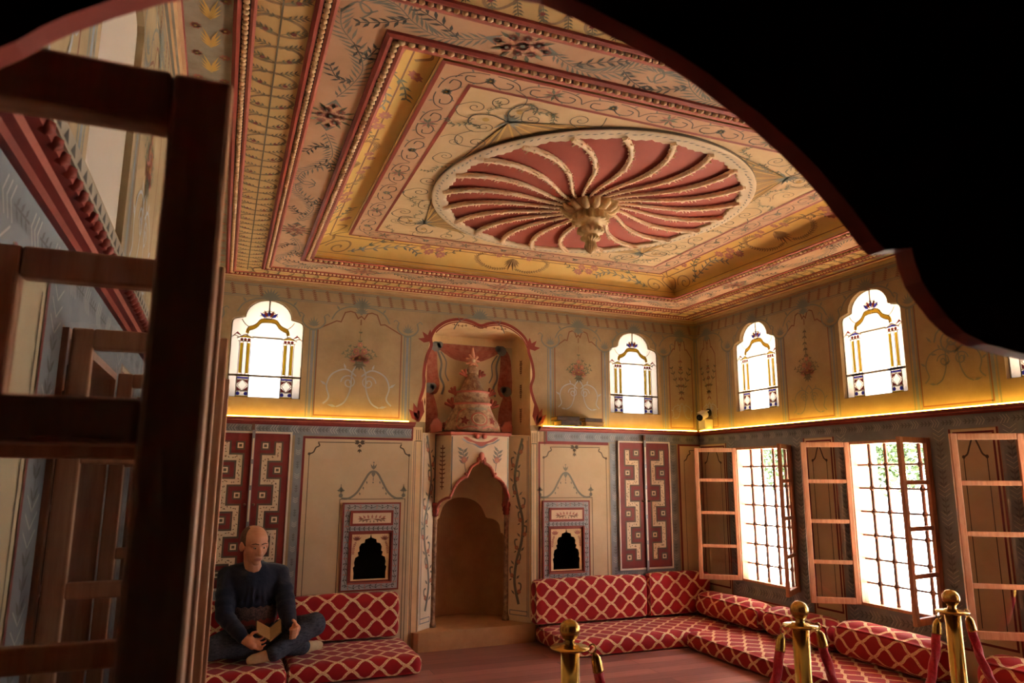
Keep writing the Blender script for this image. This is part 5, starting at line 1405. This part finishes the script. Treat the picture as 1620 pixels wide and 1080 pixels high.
# ------------------------------------------------------------------ camera
cam = bpy.data.cameras.new('camera'); co = bpy.data.objects.new('camera', cam); C.objects.link(co)
r_, dn, fw = V((.927, -.374, .005)), V((.074, .169, -.983)), V((.366, .912, .185))
fw.normalize(); r_ = (r_-fw*r_.dot(fw)).normalized(); up = r_.cross(fw)
co.matrix_world = Matrix(((r_.x, up.x, -fw.x, 0), (r_.y, up.y, -fw.y, 0), (r_.z, up.z, -fw.z, 1.55), (0, 0, 0, 1)))
cam.sensor_width = 36; cam.lens = 1130/1620*36; cam.clip_start = .02
cam.dof.use_dof = True; cam.dof.focus_distance = 6.0; cam.dof.aperture_fstop = 8.4
bpy.context.scene.camera = co

# ------------------------------------------------------------------ light
w = bpy.data.worlds.new('sky'); bpy.context.scene.world = w; w.use_nodes = True; nt = w.node_tree; nt.nodes.clear()
out = nt.nodes.new('ShaderNodeOutputWorld'); bg = nt.nodes.new('ShaderNodeBackground'); bg.inputs[0].default_value = (.93, .96, 1, 1); bg.inputs[1].default_value = WORLD
nt.links.new(bg.outputs[0], out.inputs[0])
sun = bpy.data.lights.new('sun', 'SUN'); so = bpy.data.objects.new('sun', sun); C.objects.link(so); sun.energy = SUN; sun.angle = .01; sun.color = (1, .97, .93)
so.rotation_euler = V((-.16, .5, -.85)).to_track_quat('-Z', 'Y').to_euler()
def portal(loc, sx, sy, d):
    l = bpy.data.lights.new('window_portal', 'AREA'); l.shape = 'RECTANGLE'; l.size = sx; l.size_y = sy; l.cycles.is_portal = True
    o = bpy.data.objects.new('window_portal', l); C.objects.link(o); o.location = loc; o.rotation_euler = V(d).to_track_quat('-Z', 'Z').to_euler()
for a, b in WR: portal((XR+.29, (a+b)/2, (SILL+HEAD)/2), b-a, HEAD-SILL, (-1, 0, 0))
for c in SR: portal((XR+.29, c, 2.66), .62, .9, (-1, 0, 0))
for c in SB: portal((c, YB+.29, 2.66), .62, .9, (0, -1, 0))
sc = bpy.context.scene
sc.view_settings.view_transform = 'Standard'; sc.view_settings.look = 'None'; sc.view_settings.gamma = 1; sc.view_settings.exposure = EXPO
sc.view_settings.use_curve_mapping = False
sc.cycles.max_bounces = 10; sc.cycles.diffuse_bounces = 6; sc.cycles.transparent_max_bounces = 24; sc.cycles.sample_clamp_indirect = 8; sc.cycles.caustics_reflective = False; sc.cycles.caustics_refractive = False
sc.cycles.use_denoising = True
